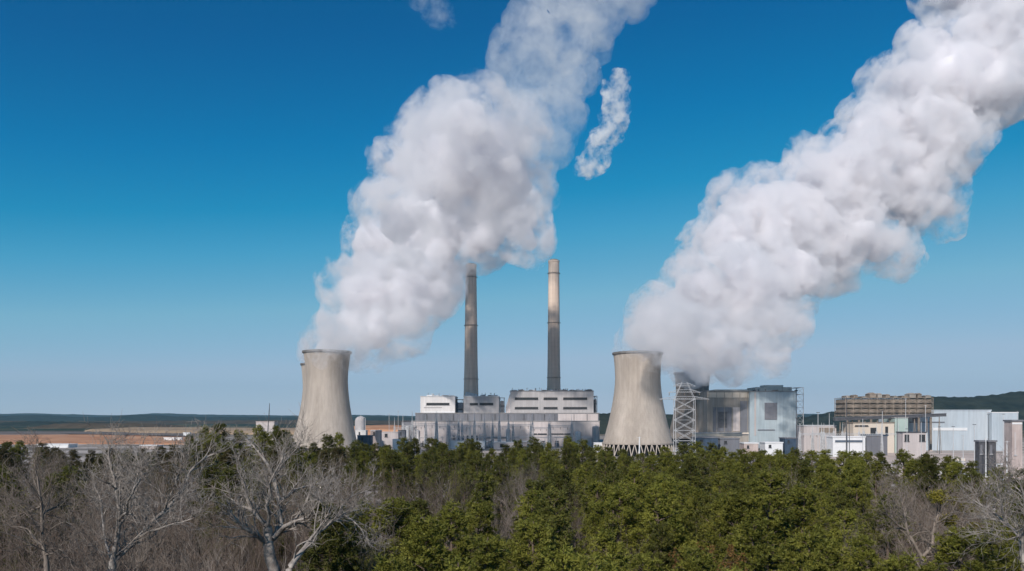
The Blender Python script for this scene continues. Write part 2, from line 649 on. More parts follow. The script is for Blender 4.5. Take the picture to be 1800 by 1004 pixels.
ridge('wooded_hill', [(1380, 737), (1440, 731), (1500, 718), (1570, 704), (1640, 698), (1700, 699), (1750, 695), (1800, 688), (1950, 680), (2200, 686), (2400, 716)], 3300, 800, wood_m, 'structure', rough=7, step=9, seed=23)
# ------------------------------------------------------------------ the power plant
conc = material('tower_concrete', (0.35, 0.30, 0.257), 0.9, scale=0.035, detail=10, col2=(0.50, 0.435, 0.38), stretch=(1, 1, 0.25), bump=0.15, bscale=0.4, spec=0.15)
stripes(conc, 'Z', 2.4, 0.965, 0.15)
streaks(conc, .4, .03, .88, 1.04)
streaks(conc, .06, .4, .90, 1.04)
conc_d = material('shade_and_basin_concrete', (0.17, 0.15, 0.135), 0.9, scale=0.05, detail=9, col2=(0.27, 0.24, 0.22), stretch=(1, 1, 0.2), spec=0.15)  # dark tone puts plume shade into the rear tower's colour; basins share it
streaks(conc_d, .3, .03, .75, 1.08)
chim_m = material('chimney_concrete', (0.60, 0.46, 0.37), 0.9, scale=0.04, detail=8, col2=(0.73, 0.60, 0.50), stretch=(1, 1, 0.2), spec=0.15)
stripes(chim_m, 'Z', 7.5, 0.9, 0.08)
streaks(chim_m, .4, .02, .82, 1.06)
dark_m = material('dark_louvre', (0.03, 0.032, 0.035), 0.7, scale=0.3, var=0.3, spec=0.2)
stripes(dark_m, 'X', 1.6, 1.9, 0.2)
white_p = material('white_panel', (0.62, 0.59, 0.58), 0.7, scale=0.06, detail=6, col2=(0.72, 0.69, 0.68), stretch=(1, 1, .3))
stripes(white_p, 'X', 4.0, 0.93, 0.06)
grey_p = material('grey_panel', (0.37, 0.35, 0.355), 0.7, scale=0.06, detail=6, col2=(0.45, 0.43, 0.43), stretch=(1, 1, .3))
stripes(grey_p, 'X', 4.0, 0.92, 0.06)
slate_p = material('slate_panel', (0.14, 0.145, 0.165), 0.7, scale=0.05, detail=6, col2=(0.21, 0.21, 0.235), stretch=(1, 1, .3))
stripes(slate_p, 'X', 6.0, 0.8, 0.05)
hall_p = material('hall_panel', (0.46, 0.41, 0.40), 0.75, scale=0.03, detail=8, col2=(0.58, 0.52, 0.51), stretch=(1, 1, .35))
stripes(hall_p, 'X', 5.0, 0.9, 0.07)
steel = material('galvanised_steel', (0.50, 0.50, 0.51), 0.6, scale=0.4, var=0.15, metal=0.1)
steel_d = material('dark_steel', (0.09, 0.09, 0.10), 0.6, scale=0.4, var=0.3, metal=0.2)
roof_m = material('roof_gravel', (0.28, 0.27, 0.27), 0.9, scale=0.1, var=0.2)
blue_p = material('blue_grey_panel', (0.34, 0.41, 0.45), 0.6, scale=0.04, detail=7, col2=(0.48, 0.54, 0.57), stretch=(1, 1, .3))
stripes(blue_p, 'X', 5.0, 0.88, 0.06)
pale_blue = material('pale_blue_sheet', (0.40, 0.46, 0.51), 0.6, scale=0.03, detail=8, col2=(0.54, 0.585, 0.63), stretch=(1, 1, .2))
stripes(pale_blue, 'X', 3.5, 0.93, 0.08)
streaks(pale_blue, .15, .08, .85, 1.05)
brown_p = material('brown_panel', (0.24, 0.215, 0.19), 0.8, scale=0.06, detail=8, col2=(0.38, 0.345, 0.31), stretch=(1, 1, .3))
stripes(brown_p, 'X', 4.0, 0.85, 0.07)
rust_m = material('rusty_steel', (0.15, 0.125, 0.105), 0.85, scale=0.12, detail=8, col2=(0.34, 0.28, 0.23))
stripes(rust_m, 'X', 9.0, 0.7, 0.1)
for _m in (white_p, grey_p, slate_p, hall_p, blue_p, brown_p):
    streaks(_m, .25, .06, .88, 1.05)
cream = material('cream_panel', (0.55, 0.47, 0.38), 0.8, scale=0.05, detail=7, col2=(0.66, 0.58, 0.50), stretch=(1, 1, .3))
white_m = material('white_roof', (0.70, 0.70, 0.71), 0.6, scale=0.1, var=0.06)
pink_m = material('pink_brick', (0.42, 0.34, 0.32), 0.85, scale=0.06, detail=7, col2=(0.56, 0.47, 0.44))
streaks(pink_m, .25, .06, .8, 1.06)
navy = material('navy_steel', (0.045, 0.07, 0.11), 0.6, scale=0.2, var=0.3)
black_m = material('soot_black', (0.015, 0.015, 0.016), 0.9, scale=0.2, var=0.2)

v_me = None


def cooling_tower(label, cx, D, H, z_low, r_top, r_throat, z_throat, r_low, mat, columns=True):
    t = empty('cooling_tower', label, 'cooling tower', (X(cx, D), D, 0), group='concrete cooling towers of the plant')

    def rad(z):
        if z < z_throat:
            k = (z_throat - z) / (z_throat - z_low)
            a = math.sqrt(1 + ((r_low / r_throat) ** 2 - 1) * k * k)
            return r_throat * (0.8 * a + 0.2 * (1 + (r_low / r_throat - 1) * k))
        k = (z - z_throat) / (H - z_throat)
        return r_throat + (r_top - r_throat) * k ** 1.8
    zs = [z_low + (H - z_low) * i / 44 for i in range(45)]
    prof = [(rad(z), z) for z in zs] + [(rad(H) - 0.9, H)] + [(rad(z) - 0.9, z) for z in zs[::-1]] + [(rad(z_low), z_low)]
    m = MB()
    m.lathe(prof, 96)
    m.build('shell', mat, t, True)
    m = MB()
    rt = rad(H)
    m.lathe([(rt + .02, H - 2.2), (rt + 1.0, H - 2.0), (rt + 1.0, H + 0.2), (rt - 1.3, H + 0.2), (rt - 1.3, H - 1.0), (rt - .5, H - 1.0)], 96)
    m.build('rim', slate_p if mat is conc_d else rim_m, t)
    m = MB()
    rl = rad(z_low)
    m.lathe([(rl + .05, z_low - .4), (rl + .7, z_low - .3), (rl + .7, z_low + 1.4), (rl + .05, z_low + 1.5), (rl - 1.4, z_low + 1.4), (rl - 1.4, z_low - .4), (rl + .05, z_low - .4)], 96)
    m.build('lintel_ring', mat, t)
    m = MB()
    m.lathe([(rl + 6, 0), (rl + 6, 1.6), (rl + 5.2, 1.6), (rl + 5.2, 0.9), (0.1, 0.9)], 64)
    m.build('basin', conc_d, t)
    m = MB()     # the fill inside, dark behind the columns
    m.lathe([(rl - 6, 1), (rl - 7, z_low + 2), (0.1, z_low + 2)], 48)
    m.build('fill', black_m, t)
    if columns:
        nc = 40
        m = MB()
        w = 2 * math.pi * (rl + 1.0) / nc
        foot = rl + 3.6
        m.tube([(foot, -w * 0.02, 1.0), (rl - .2, w * 0.46, z_low)], 0.55, 6)
        m.tube([(foot, w * 0.02, 1.0), (rl - .2, -w * 0.46, z_low)], 0.55, 6)
        me = m.mesh('support_column', conc)
        for k in range(nc):
            a = 2 * math.pi * k / nc
            link('support_column', me, t, (0, 0, 0), a)
    return t


rim_m = material('weathered_rim', (0.16, 0.15, 0.145), 0.9, scale=0.1, var=0.25)
cooling_tower('broad concrete cooling tower with open steaming top beside the boiler house with six louvre strips', 1121, 908, 117, 14.5, 27.6, 25.4, 88, 39.5, conc)
cooling_tower('tan concrete cooling tower in front of its partner, steam pouring over its rim', 575, 878, 116, 12, 25.6, 22.3, 84, 33.5, conc)
cooling_tower('cooling tower mostly hidden behind another, only its rim and flank showing', 566, 1077, 116, 12, 27.3, 25.0, 84, 39.5, conc, columns=False)
cooling_tower('shaded dark cooling tower behind the lattice pylon, its top lost in steam', 1217, 1274, 116, 12, 28.5, 25.4, 84, 39.5, conc_d, columns=False)  # its dark concrete carries the plume's shade as colour


def chimney(label, cx, D, top, r_top, r_bot):
    t = empty('chimney', label, 'chimney', (X(cx, D), D, 0), group='tall concrete chimneys')
    m = MB()
    m.lathe([(r_bot, 0), (r_bot * 0.90 + r_top * 0.1, top * .15), (r_top + (r_bot - r_top) * .45, top * .45), (r_top, top - 6), (r_top, top), (r_top - 1.2, top), (r_top - 1.2, top - 30)], 48)
    m.build('shaft', chim_m, t, False)
    for p in t.children[0].data.polygons:
        p.use_smooth = abs(p.normal.z) < 0.5
    m = MB()
    m.lathe([(r_top + .02, top - 3.2), (r_top + .6, top - 3), (r_top + .6, top + .3), (r_top - 1.4, top + .3), (r_top - 1.4, top - 1)], 48)
    m.build('crown_band', chim_m, t)
    m = MB()
    m.lathe([(r_top - 2.5, top - 30), (r_top - 2.5, top + 2.2), (r_top - 3.0, top + 2.2), (r_top - 3.0, top - 30)], 32)
    m.build('flue', rust_m, t)
    for z in (0.36, 0.66, 0.93):
        r = r_top + (r_bot - r_top) * (1 - z) * .85 + .3
        m = MB()
        m.lathe([(r, top * z), (r + 1.3, top * z), (r + 1.3, top * z + .3), (r, top * z + .3)], 32)
        m.lathe([(r + 1.2, top * z + 1.1), (r + 1.3, top * z + 1.1), (r + 1.3, top * z + 1.2), (r + 1.2, top * z + 1.2), (r + 1.2, top * z + 1.1)], 32)
        m.build('platform', steel_d, t)
    return t


chimney('tall chimney darkened by shade, its top swallowed by the steam', 828, 1375, 306, 9.2, 14.0)
chimney('tall chimney with clear sunlit pinkish top rising behind the boiler house with six louvre strips', 973.5, 1375, 313, 9.2, 12.6)


def shed(name, label, cat, px0, px1, py_top, D, depth, wall, z0=0.0, roof=None, parts=(), lip=0.6, group=None, roof_h=1.2):
    """flat-roofed building block: PARTS are (name, px0, px1, py0, py1, material, proud)"""
    x0, x1, zt = X(px0, D), X(px1, D), Z(py_top, D)
    t = empty(name, label, cat, ((x0 + x1) / 2, D, z0), group=group)
    w = (x1 - x0) / 2
    m = MB()
    m.box(-w, w, 0, depth, 0, zt - z0)
    m.build('wall', wall, t)
    m = MB()
    m.box(-w - lip, w + lip, -lip, depth + lip, zt - z0, zt - z0 + roof_h)
    r = m.build('roof', roof or roof_m, t)
    for pn, a, b, c, d, mt, proud in parts:
        m = MB()
        ax, bx = X(a, D) - (x0 + x1) / 2, X(b, D) - (x0 + x1) / 2
        za, zb = Z(d, D) - z0, Z(c, D) - z0
        if pn in ('louvre_strip', 'doorway', 'window_strip'):
            m.box(ax, bx, -proud, 0.5, za, zb)
            f = m.build(pn, mt, t)
            m = MB()
            e = 0.45
            m.box(ax - e, bx + e, -proud - .5, 0.0, za - e, za)
            m.build('sill', steel_d if mt is dark_m else steel, f)
        else:
            m.box(ax, bx, -proud, 0.5, za, zb)
            m.build(pn, mt, t)
    return t, r, (x0 + x1) / 2, zt - z0 + roof_h


def roof_clutter(t, r, w, d, z, n, seed, hmax=5.0, mats=None):
    rng = random.Random(seed)
    for i in range(n):
        x = rng.uniform(-w, w)
        y = rng.uniform(1.5, min(d, 22))
        k = rng.random()
        m = MB()
        mt = rng.choice(mats or [grey_p, steel, rust_m, steel_d])
        if k < 0.5:
            a, b, c = rng.uniform(1.2, 5), rng.uniform(1.2, 3), rng.uniform(0.8, hmax * 0.6)
            m.box(x - a, x + a, y, y + b, z, z + c)
            m.box(x - a * .6, x + a * .6, y + .3, y + b * .7, z + c, z + c + .5)
            m.build('roof_unit', mt, r)
        elif k < 0.8:
            h = rng.uniform(1.5, hmax)
            m.tube([(x, y, z), (x, y, z + h)], rng.uniform(.35, .8), 8)
            m.lathe([(1.2, h), (.1, h + 1.0)], 8, (x, y, z))
            m.build('vent', mt, r)
        else:
            m.tube([(x, y, z), (x, y, z + hmax * 1.6)], .18, 5)
            m.tube([(x - 1, y, z + hmax * 1.3), (x + 1, y, z + hmax * 1.3)], .12, 4)
            m.build('antenna', steel_d, r)


# turbine hall: one long block in front, a higher recessed one behind it
DH = 1250
t, r, cx, zr = shed('turbine_hall', 'very long low pinkish grey hall in front of all the boiler houses', 'hall', 724, 1054, 741, DH, 60, hall_p,
    parts=[('window_strip', 850, 862, 768, 770, dark_m, .3), ('window_strip', 868, 892, 768, 770, dark_m, .3), ('window_strip', 937, 961, 762, 764, dark_m, .3),
           ('window_strip', 968, 1008, 762, 763.5, dark_m, .3), ('base_band', 786, 955, 775, 777, white_m, .8)])
for k in range(14):      # shallow buttresses up the long front
    m = MB(); x = X(735 + k * 23.3, DH) - cx
    m.box(x - .4, x + .4, -.4, 0, 0, Z(741.5, DH)); m.build('buttress', hall_p, t)
for k in range(7):
    m = MB(); x = X(790 + k * 8, DH) - cx
    m.box(x - 1.6, x + 1.6, -.4, .2, Z(774, DH), Z(766, DH)); m.build('tall_window', dark_m, t)
m = MB(); m.box(X(705, DH) - cx, X(724, DH) - cx - .3, 4, 50, 0, Z(741, DH)); m.build('end_annexe', slate_p, t)
m = MB(); m.box(X(704, DH) - cx, X(724, DH) - cx - .4, 3, 51, Z(741, DH), Z(740, DH)); m.build('annexe_roof', steel_d, t)
t2, r2, cx2, zr2 = shed('bunker_bay', 'gallery coloured dark slate for plume shade, running along behind the long low hall roof', 'building', 730, 1053, 727, DH + 22, 36, slate_p,  # plume shadow along this wall is put into its dark slate colour
    parts=[('light_panel', 981, 1051, 727.6, 740.5, hall_p, .4)])  # stretch in the long hall's colour, without the painted shade
for px in (750, 775, 797, 822, 846, 870, 893, 921, 938, 957, 975, 1009, 1032):
    m = MB(); x = X(px, DH + 22) - cx2
    m.box(x - .45, x + .45, -.8, -.41 if px > 980 else 0, Z(741, DH), Z(728, DH)); m.build('pilaster', steel_d, t2)
DB = 1300
ta, ra, cxa, za = shed('boiler_house', 'bright white boiler house with a single dark louvre strip', 'boiler house', 739, 800, 697.5, DB, 60, white_p, roof=steel,
    parts=[('louvre_strip', 749.5, 790, 708.3, 712, dark_m, .4), ('base_band', 745, 799.5, 723.5, 726.5, white_m, .5), ('grey_band', 745, 777, 715.5, 717.5, grey_p, .25)], group='boiler houses')
roof_clutter(ta, ra, 26, 50, za, 14, 1, 3.5, [white_m, steel, grey_p])
tb, rb, cxb, zb = shed('boiler_house', 'pale grey boiler house with one broken louvre strip, beside the dark chimney', 'boiler house', 815, 877, 697.5, DB, 60, grey_p, roof=steel,
    parts=[('louvre_strip', 826, 840, 708.5, 712, dark_m, .4), ('louvre_strip', 843, 867, 708.3, 712, dark_m, .4)], group='boiler houses')
roof_clutter(tb, rb, 26, 50, zb, 16, 2, 3.5, [steel, grey_p, rust_m])
tc_, rc, cxc, zc = shed('boiler_house', 'wide grey boiler house with two rows of three dark louvre strips', 'boiler house', 897, 1043.5, 688, DB, 60, grey_p, roof=slate_p,
    parts=[('louvre_strip', a, b, y0, y1, dark_m, .4) for a, b in ((905, 946), (955.5, 980), (990, 1032)) for y0, y1 in ((698.8, 702.5), (715.6, 719))], group='boiler houses')
roof_clutter(tc_, rc, 65, 50, zc, 46, 3, 3.2, [steel_d, rust_m, slate_p, steel])
m = MB(); m.prism([(X(889, DB) - cxc, 0), (X(896.7, DB) - cxc, 0), (X(896.7, DB) - cxc, Z(691, DB)), (X(889, DB) - cxc, Z(716, DB))], 2, 40)
m.build('sloping_flank', hall_p, tc_)


def frame_tower(name, label, cat, px0, px1, py_top, D, depth, levels, mat, fill=None, group=None, z0=0.0):
    """open steel frame: columns, floors and crossed braces"""
    x0, x1, zt = X(px0, D), X(px1, D), Z(py_top, D)
    w = (x1 - x0) / 2
    t = empty(name, label, cat, ((x0 + x1) / 2, D, z0), group=group)
    zt -= z0
    nx = max(1, int(w / 5))
    for i in range(nx + 1):
        for y in (0, depth):
            m = MB(); x = -w + 2 * w * i / nx
            m.box(x - .35, x + .35, y - .35, y + .35, 0, zt); m.build('column', mat, t)
    for k in range(1, levels + 1):
        z = zt * k / levels
        m = MB(); m.box(-w - .6, w + .6, -.6, depth + .6, z - .5, z); m.build('floor_deck', mat, t)
        m = MB()
        for i in range(nx):
            a, b = -w + 2 * w * i / nx, -w + 2 * w * (i + 1) / nx
            zb_, za_ = z - .6, zt * (k - 1) / levels
            m.tube([(a, -.05, za_), (b, -.05, zb_)], .18, 4)
            m.tube([(b, -.05, za_), (a, -.05, zb_)], .18, 4)
        m.build('brace', mat, t)
    if fill:
        m = MB(); m.box(-w + .8, w - .8, 2.0, depth - 1, 1, zt * .93); m.build('enclosure', fill, t)
    return t


frame_tower('service_tower', 'narrow open steel frame filling the gap between two boiler houses', 'steel frame', 801, 814, 702, DB + 8, 30, 5, steel_d, navy)
frame_tower('stair_tower', 'slim dark stair frame standing just before the wide grey boiler house', 'steel frame', 878.5, 886.5, 699, DB + 2, 18, 6, steel_d, slate_p)
frame_tower('access_tower', 'thin dark access frame at the tower end of the wide boiler house', 'steel frame', 1044.5, 1049.5, 696, DB + 5, 30, 7, steel_d, slate_p)


# duct from each boiler house into its chimney
for px, lab in ((829, 'grey flue duct entering the dark chimney above the roofs'), (974, 'grey flue duct at the foot of the sunlit chimney')):
    m = MB(); D = 1362
    m.prism([(X(px - 14, D), Z(700, D)), (X(px + 14, D), Z(700, D)), (X(px + 9, D), Z(687 if px > 900 else 693, D)), (X(px - 9, D), Z(684 if px > 900 else 689, D))], D - 8, D - 1)
    tag(m.build('flue_duct', steel), lab, 'duct')


# switchyard
def lattice(m, x, y, z0, z1, w0, w1, n, r=.12):
    """square tapering lattice mast"""
    lv = []
    for k in range(n + 1):
        t_ = k / n
        w = w0 + (w1 - w0) * t_
        z = z0 + (z1 - z0) * t_
        lv.append([(x + a * w / 2, y + b * w / 2, z) for a, b in ((-1, -1), (1, -1), (1, 1), (-1, 1))])
    for c in range(4):
        m.tube([l[c] for l in lv], r * 1.5, 4)
    for k in range(n):
        for c in range(4):
            d = (c + 1) % 4
            m.tube([lv[k][c], lv[k + 1][d]], r, 3, False)
            m.tube([lv[k][d], lv[k + 1][c]], r, 3, False)


def gantry_proto():
    t = empty('switchyard_gantry', '', 'gantry')
    for s in (-1, 1):
        m = MB(); lattice(m, s * 11, 0, 0, 24, 2.6, .9, 8, .2); m.build('leg', steel, t)
        m = MB(); m.tube([(s * 11, 0, 24), (s * 11, 0, 33)], [.35, .12], 5); m.build('lightning_spike', steel, t)
    m = MB()
    for a, b in ((-.6, 20.5), (.6, 20.5), (-.6, 22.2), (.6, 22.2)):
        m.tube([(-11, a, b), (11, a, b)], .16, 4)
    for k in range(11):
        x = -11 + 2 * k
        m.tube([(x, -.6, 20.5), (x + 2, -.6, 22.2)], .1, 3); m.tube([(x + 2, -.6, 20.5), (x, -.6, 22.2)], .1, 3)
    m.build('crossbeam', steel, t)
    for x in (-7, 0, 7):
        m = MB(); m.lathe([(.1, 0), (.35, -.3), (.12, -.5), (.35, -.8), (.12, -1), (.35, -1.3), (.12, -1.6), (.35, -1.9), (.1, -2.2)], 8, (x, 0, 20.4)); m.build('insulator', rust_m, t)
    return t


def copy_tree(o, parent=None):
    c = o.copy()
    C.objects.link(c)
    if parent is not None:
        c.parent = parent
    for ch in list(o.children):
        copy_tree(ch, c)
    return c


ords = ['first', 'second', 'third', 'fourth', 'fifth', 'sixth', 'seventh', 'eighth', 'ninth', 'tenth', 'eleventh', 'twelfth', 'thirteenth', 'fourteenth',
        'fifteenth', 'sixteenth', 'seventeenth', 'eighteenth', 'nineteenth', 'twentieth', 'next']
gp = gantry_proto()
spots = [(712, 1130), (728, 1180), (746, 1120), (768, 1160), (786, 1190), (808, 1130), (832, 1170), (856, 1140), (884, 1190), (915, 1150), (950, 1180), (985, 1140)]
for i, (px, D) in enumerate(spots):
    g = gp if i == 0 else copy_tree(gp)
    g.location = (X(px, D), D, 0)
    g.rotation_euler.z = 0.25 * math.sin(i * 2.1)
    s = 1.35 + 0.35 * ((i * 7) % 5) / 5
    g.scale = (s, s, s)
    tag(g, 'thin grey switchyard gantry before the long hall, %s counted from the clay mound side' % ords[i], 'gantry', 'switchyard gantries before the long hall')
gs = [(1425, 930), (1447, 960), (1468, 905), (1500, 940), (1530, 900), (1560, 940)]
for i, (px, D) in enumerate(gs):
    g = copy_tree(gp)
    g.location = (X(px, D), D, 0)
    g.scale = (1.15,) * 3
    tag(g, 'grey switchyard gantry by the coal handling plant, %s counted from the steel hall' % ords[i], 'gantry', 'switchyard gantries by the coal handling plant')
# slender poles among them
pp = None
for i, (px, D, py, lab) in enumerate([(1124, 640, 768, 'short white pole standing before the foot of the broad cooling tower'), (684, 1120, 727, 'slim pale pole beside the clay mound'),
                                 (700, 1140, 722, 'slim pale pole just before the slate end of the long hall'), (1488, 860, 698, 'tall dark pole in front of the coal handling frame'),
                                 (1733, 560, 770, 'white lamp mast between two dark cabinets in the gravel yard'), (1592, 900, 700, 'grey pole at the far corner of coal handling frame'),
                                 (1627, 880, 712, 'grey pole in front of the wide pale blue storage hall'), (1770, 520, 775, 'pinkish white mast standing nearest the gravel yard edge'),
                                 (1693, 640, 765, 'thin grey mast halfway along the pale storage hall')]):
    m = MB()
    h = Z(py, D)
    r0 = .75 if i in (0, 3) else .42
    m.tube([(0, 0, 0), (0, 0, h)], [r0, r0 * .55], 8)
    o = m.build('pole', white_m if i in (0, 4, 7) else (steel_d if i == 3 else steel), loc=(X(px, D), D, 0))
    m = MB(); m.tube([(-1.6, 0, h - .6), (1.6, 0, h - .6)], .14, 4); m.build('crossarm', steel, o)
    tag(o, lab, 'pole', 'poles around the plant')

# transformers, tanks and a pipe bridge at the hall's foot
for i, px in enumerate([742, 757, 773, 801, 827, 862, 905, 930, 955, 979, 1003, 1024]):
    D = 1215
    t = empty('transformer', 'grey transformer at the foot of the long hall, %s counted from the slate annexe' % ords[i], 'transformer', (X(px, D), D, 0), group='transformers before the long hall')
    m = MB(); m.box(-3.4, 3.4, -2, 2, .6, 6.2); m.box(-3.0, 3.0, -2.8, -2.01, 1.2, 5.4); m.build('tank', steel if i % 3 else slate_p, t)
    m = MB(); m.tube([(-3, 0, 8.4), (3, 0, 8.4)], .7, 8); m.tube([(0, 0, 6.2), (0, 0, 8)], .25, 5); m.build('conservator', steel, t)
    for x in (-2, 0.8, 2.4):
        m = MB(); m.lathe([(.35, 0), (.5, .4), (.3, .8), (.5, 1.2), (.3, 1.6), (.45, 2.0), (.12, 3.4)], 8, (x, -.8, 6.2)); m.build('bushing', rust_m, t)
for i, (px, h) in enumerate([(716, 30), (733, 24), (848, 18), (893, 26), (1016, 22), (1047, 30)]):
    D = 1225
    m = MB(); r0 = 3.2 + (i % 3)
    m.lathe([(r0, 0), (r0, h), (r0 * .8, h + 1.2), (.1, h + 1.8)], 20); o = m.build('process_tank', [steel, white_p, grey_p][i % 3], loc=(X(px, D), D, 0))
    m = MB(); m.tube([(r0 + .4, -1, 0), (r0 + .4, -1, h), (0, -1, h + 2.4)], .3, 5); m.build('riser_pipe', rust_m, o)
    tag(o, 'tall slim process tank against the long hall, %s counted from the slate annexe' % ords[i], 'tank', 'process tanks against the long hall')
t = empty('pipe_bridge', 'steel pipe bridge running low along the front of the long hall', 'pipe bridge', (0, 1205, 0))
for z, r0 in ((14.2, .5), (15.6, .35), (14.4, .3)):
    m = MB(); m.tube([(X(738, 1205), r0 * 3 - 1, z), (X(1040, 1205), r0 * 3 - 1, z)], r0, 6); m.build('pipe', white_p, t)
for k in range(16):
    x = X(738 + k * 20, 1205)
    m = MB(); m.box(x - .3, x + .3, -1.5, -1, 0, 13.6); m.box(x - .3, x + .3, 1, 1.5, 0, 13.6); m.box(x - .35, x + .35, -2, 2, 13.6, 13.9); m.build('trestle', steel, t)

rngm = random.Random(31)
for i in range(15):
    px, D = 1408 + i * 27 + rngm.uniform(-8, 8), rngm.uniform(700, 960)
    h = Z(rngm.uniform(722, 756), D)
    m = MB(); m.tube([(0, 0, 0), (0, 0, h)], [.4, .22], 6)
    o = m.build('lamp_mast', steel if i % 3 else steel_d, loc=(X(px, D), D, 0))
    m = MB(); m.box(-1.5, 1.5, -.3, .3, h, h + .5); m.build('lamp_head', steel_d, o)
    tag(o, 'thin lamp mast in the coal and gravel yard, %s out from the blue grey hall' % ords[i], 'lamp mast', 'lamp masts of the yard')
# big lattice pylon in front of the shaded tower
D = 640
t = empty('lattice_pylon', 'tall galvanised lattice pylon with wide crossarm in front of the shaded cooling tower', 'pylon', (X(1203, D), D, 0))
hz = Z(702, D)
for s in (-1, 1):
    for q in (-1, 1):
        m = MB()
        pts = [(s * 9.2, q * 5.5, 0), (s * 7.6, q * 4.5, hz * .35), (s * 8.0, q * 2.6, hz), (s * 2.0, q * .8, Z(672, D))]
        m.tube(pts, [.32, .28, .22, .16], 5); m.build('leg', steel, t)
for q in (-1, 1):
    m = MB()
    def leg_at(f, s):
        z = hz * f
        x = 9.2 + (7.6 - 9.2) * f / .35 if f < .35 else 7.6 + .4 * (f - .35) / .65
        y = 5.5 - 2.9 * f
        return (s * x, q * y, z)
    n = 7
    for k in range(n):
        a, b = k / n, (k + 1) / n
        m.tube([leg_at(a, -1), leg_at(b, 1)], .16, 4); m.tube([leg_at(a, 1), leg_at(b, -1)], .16, 4)
        m.tube([leg_at(b, -1), leg_at(b, 1)], .13, 4)
    m.build('bracing', steel, t)
m = MB()
for z, w, d in ((hz, 20, 2.6), (Z(690, D), 13, 1.8), (Z(679, D), 9, 1.2)):
    for q in (-1, 1):
        m.tube([(-w, 0, z), (-w * .4, q * d, z + .2), (w * .4, q * d, z + .2), (w, 0, z)], .17, 4)
        m.tube([(-w, 0, z), (-w * .4, q * d, z + 2.2), (w * .4, q * d, z + 2.2), (w, 0, z)], .15, 4)
    k = int(w / 2)
    for i in range(-k, k):
        m.tube([(i * 1.6, -d * .6, z), (i * 1.6 + 1.6, -d * .6, z + 1.8)], .09, 3)
m.build('crossarm', steel, t)
for z, w in ((hz, 20), (Z(690, D), 13)):
    for s in (-1, 0, 1):
        m = MB(); m.lathe([(.1, 0), (.4, -.4), (.12, -.7), (.4, -1.1), (.12, -1.4), (.4, -1.8), (.1, -2.4)], 6, (s * w * .93, 0, z - .1)); m.build('insulator', rust_m, t)


# steel hall on the bright side of the shaded tower
DS = 1180
t, r, cx, zr = shed('ash_silo_hall', 'brown grey hall with a dark tall opening beside the shaded cooling tower', 'hall', 1243, 1317, 688, DS, 70, brown_p,
    parts=[('upper_band', 1243.5, 1316, 690, 699, cream, .5), ('light_panel', 1288.5, 1300, 716, 758, hall_p, .6), ('dark_panel', 1300.4, 1316.5, 705, 765, slate_p, .5), ('base_band', 1240, 1318, 760.5, 763, cream, 1.2)])
m = MB(); m.box(X(1253, DS) - cx, X(1286, DS) - cx, -.5, .5, Z(759, DS), Z(716, DS)); m.build('dark_opening', slate_p, t)
m = MB(); m.box(X(1262, DS) - cx, X(1278, DS) - cx, -.9, -.51, Z(752, DS), Z(724, DS)); m.build('shutter', steel_d, t)
for k in range(6):
    m = MB(); x = X(1246 + k * 13.6, DS) - cx
    m.box(x - .35, x + .35, -.95, -.51, Z(762, DS), Z(690, DS)); m.build('pilaster', brown_p, t)
t, r, cx, zr = shed('steel_hall', 'tall blue grey clad hall with stepped penthouse roof and dark panel', 'hall', 1318, 1399, 689, DS - 6, 75, blue_p,
    parts=[('dark_panel', 1344, 1366, 708, 738, slate_p, .5), ('dark_panel', 1332, 1362, 755, 757, slate_p, .5), ('light_panel', 1326, 1329, 690, 766, hall_p, .45)])
rs_m = material('roof_sheet', (.36, .38, .36), .6, scale=.05, col2=(.48, .49, .47))
for a, b, y, y0, y1 in ((1334, 1397, 680, 18, 66), (1262, 1333.5, 684, 22, 70), (1352, 1385, 676, 26, 50)):
    m = MB(); m.box(X(a, DS) - cx, X(b, DS) - cx, y0, y1, Z(689, DS), Z(y, DS)); m.build('penthouse', rs_m, t)
roof_clutter(t, r, 38, 20, zr, 14, 8, 3.5)
frame_tower('lift_tower', 'pale open lift frame against the end of the blue grey hall', 'steel frame', 1400.5, 1412, 681, DS, 30, 9, steel, None)
shed('conveyor_gallery', 'long pale pipe gallery low in front of the brown hall', 'gallery', 1219, 1304, 762, 1100, 5, cream, z0=Z(767, 1100), roof=steel)
for i, (a, b, y, mt, lab) in enumerate([(1222, 1262, 770, navy, 'dark navy shed below the brown hall'), (1266, 1300, 772, slate_p, 'slate grey shed beneath the dark panel of the hall'),
                                   (1308, 1333, 780, pink_m, 'small pink brick block before the blue grey hall'), (1345, 1376, 779, white_m, 'long white roofed shed before the blue grey hall'),
                                   (1380, 1402, 771, navy, 'dark blue store beside the open lift frame')]):
    shed('shed', lab, 'shed', a, b, y, 900 + 12 * i, 20, mt, roof=white_m if i in (3, 2) else slate_p, group='low sheds before the steel halls',
         parts=[('doorway', a + (b - a) * .2, a + (b - a) * .35, y + 3, y + 8, dark_m, .3)])

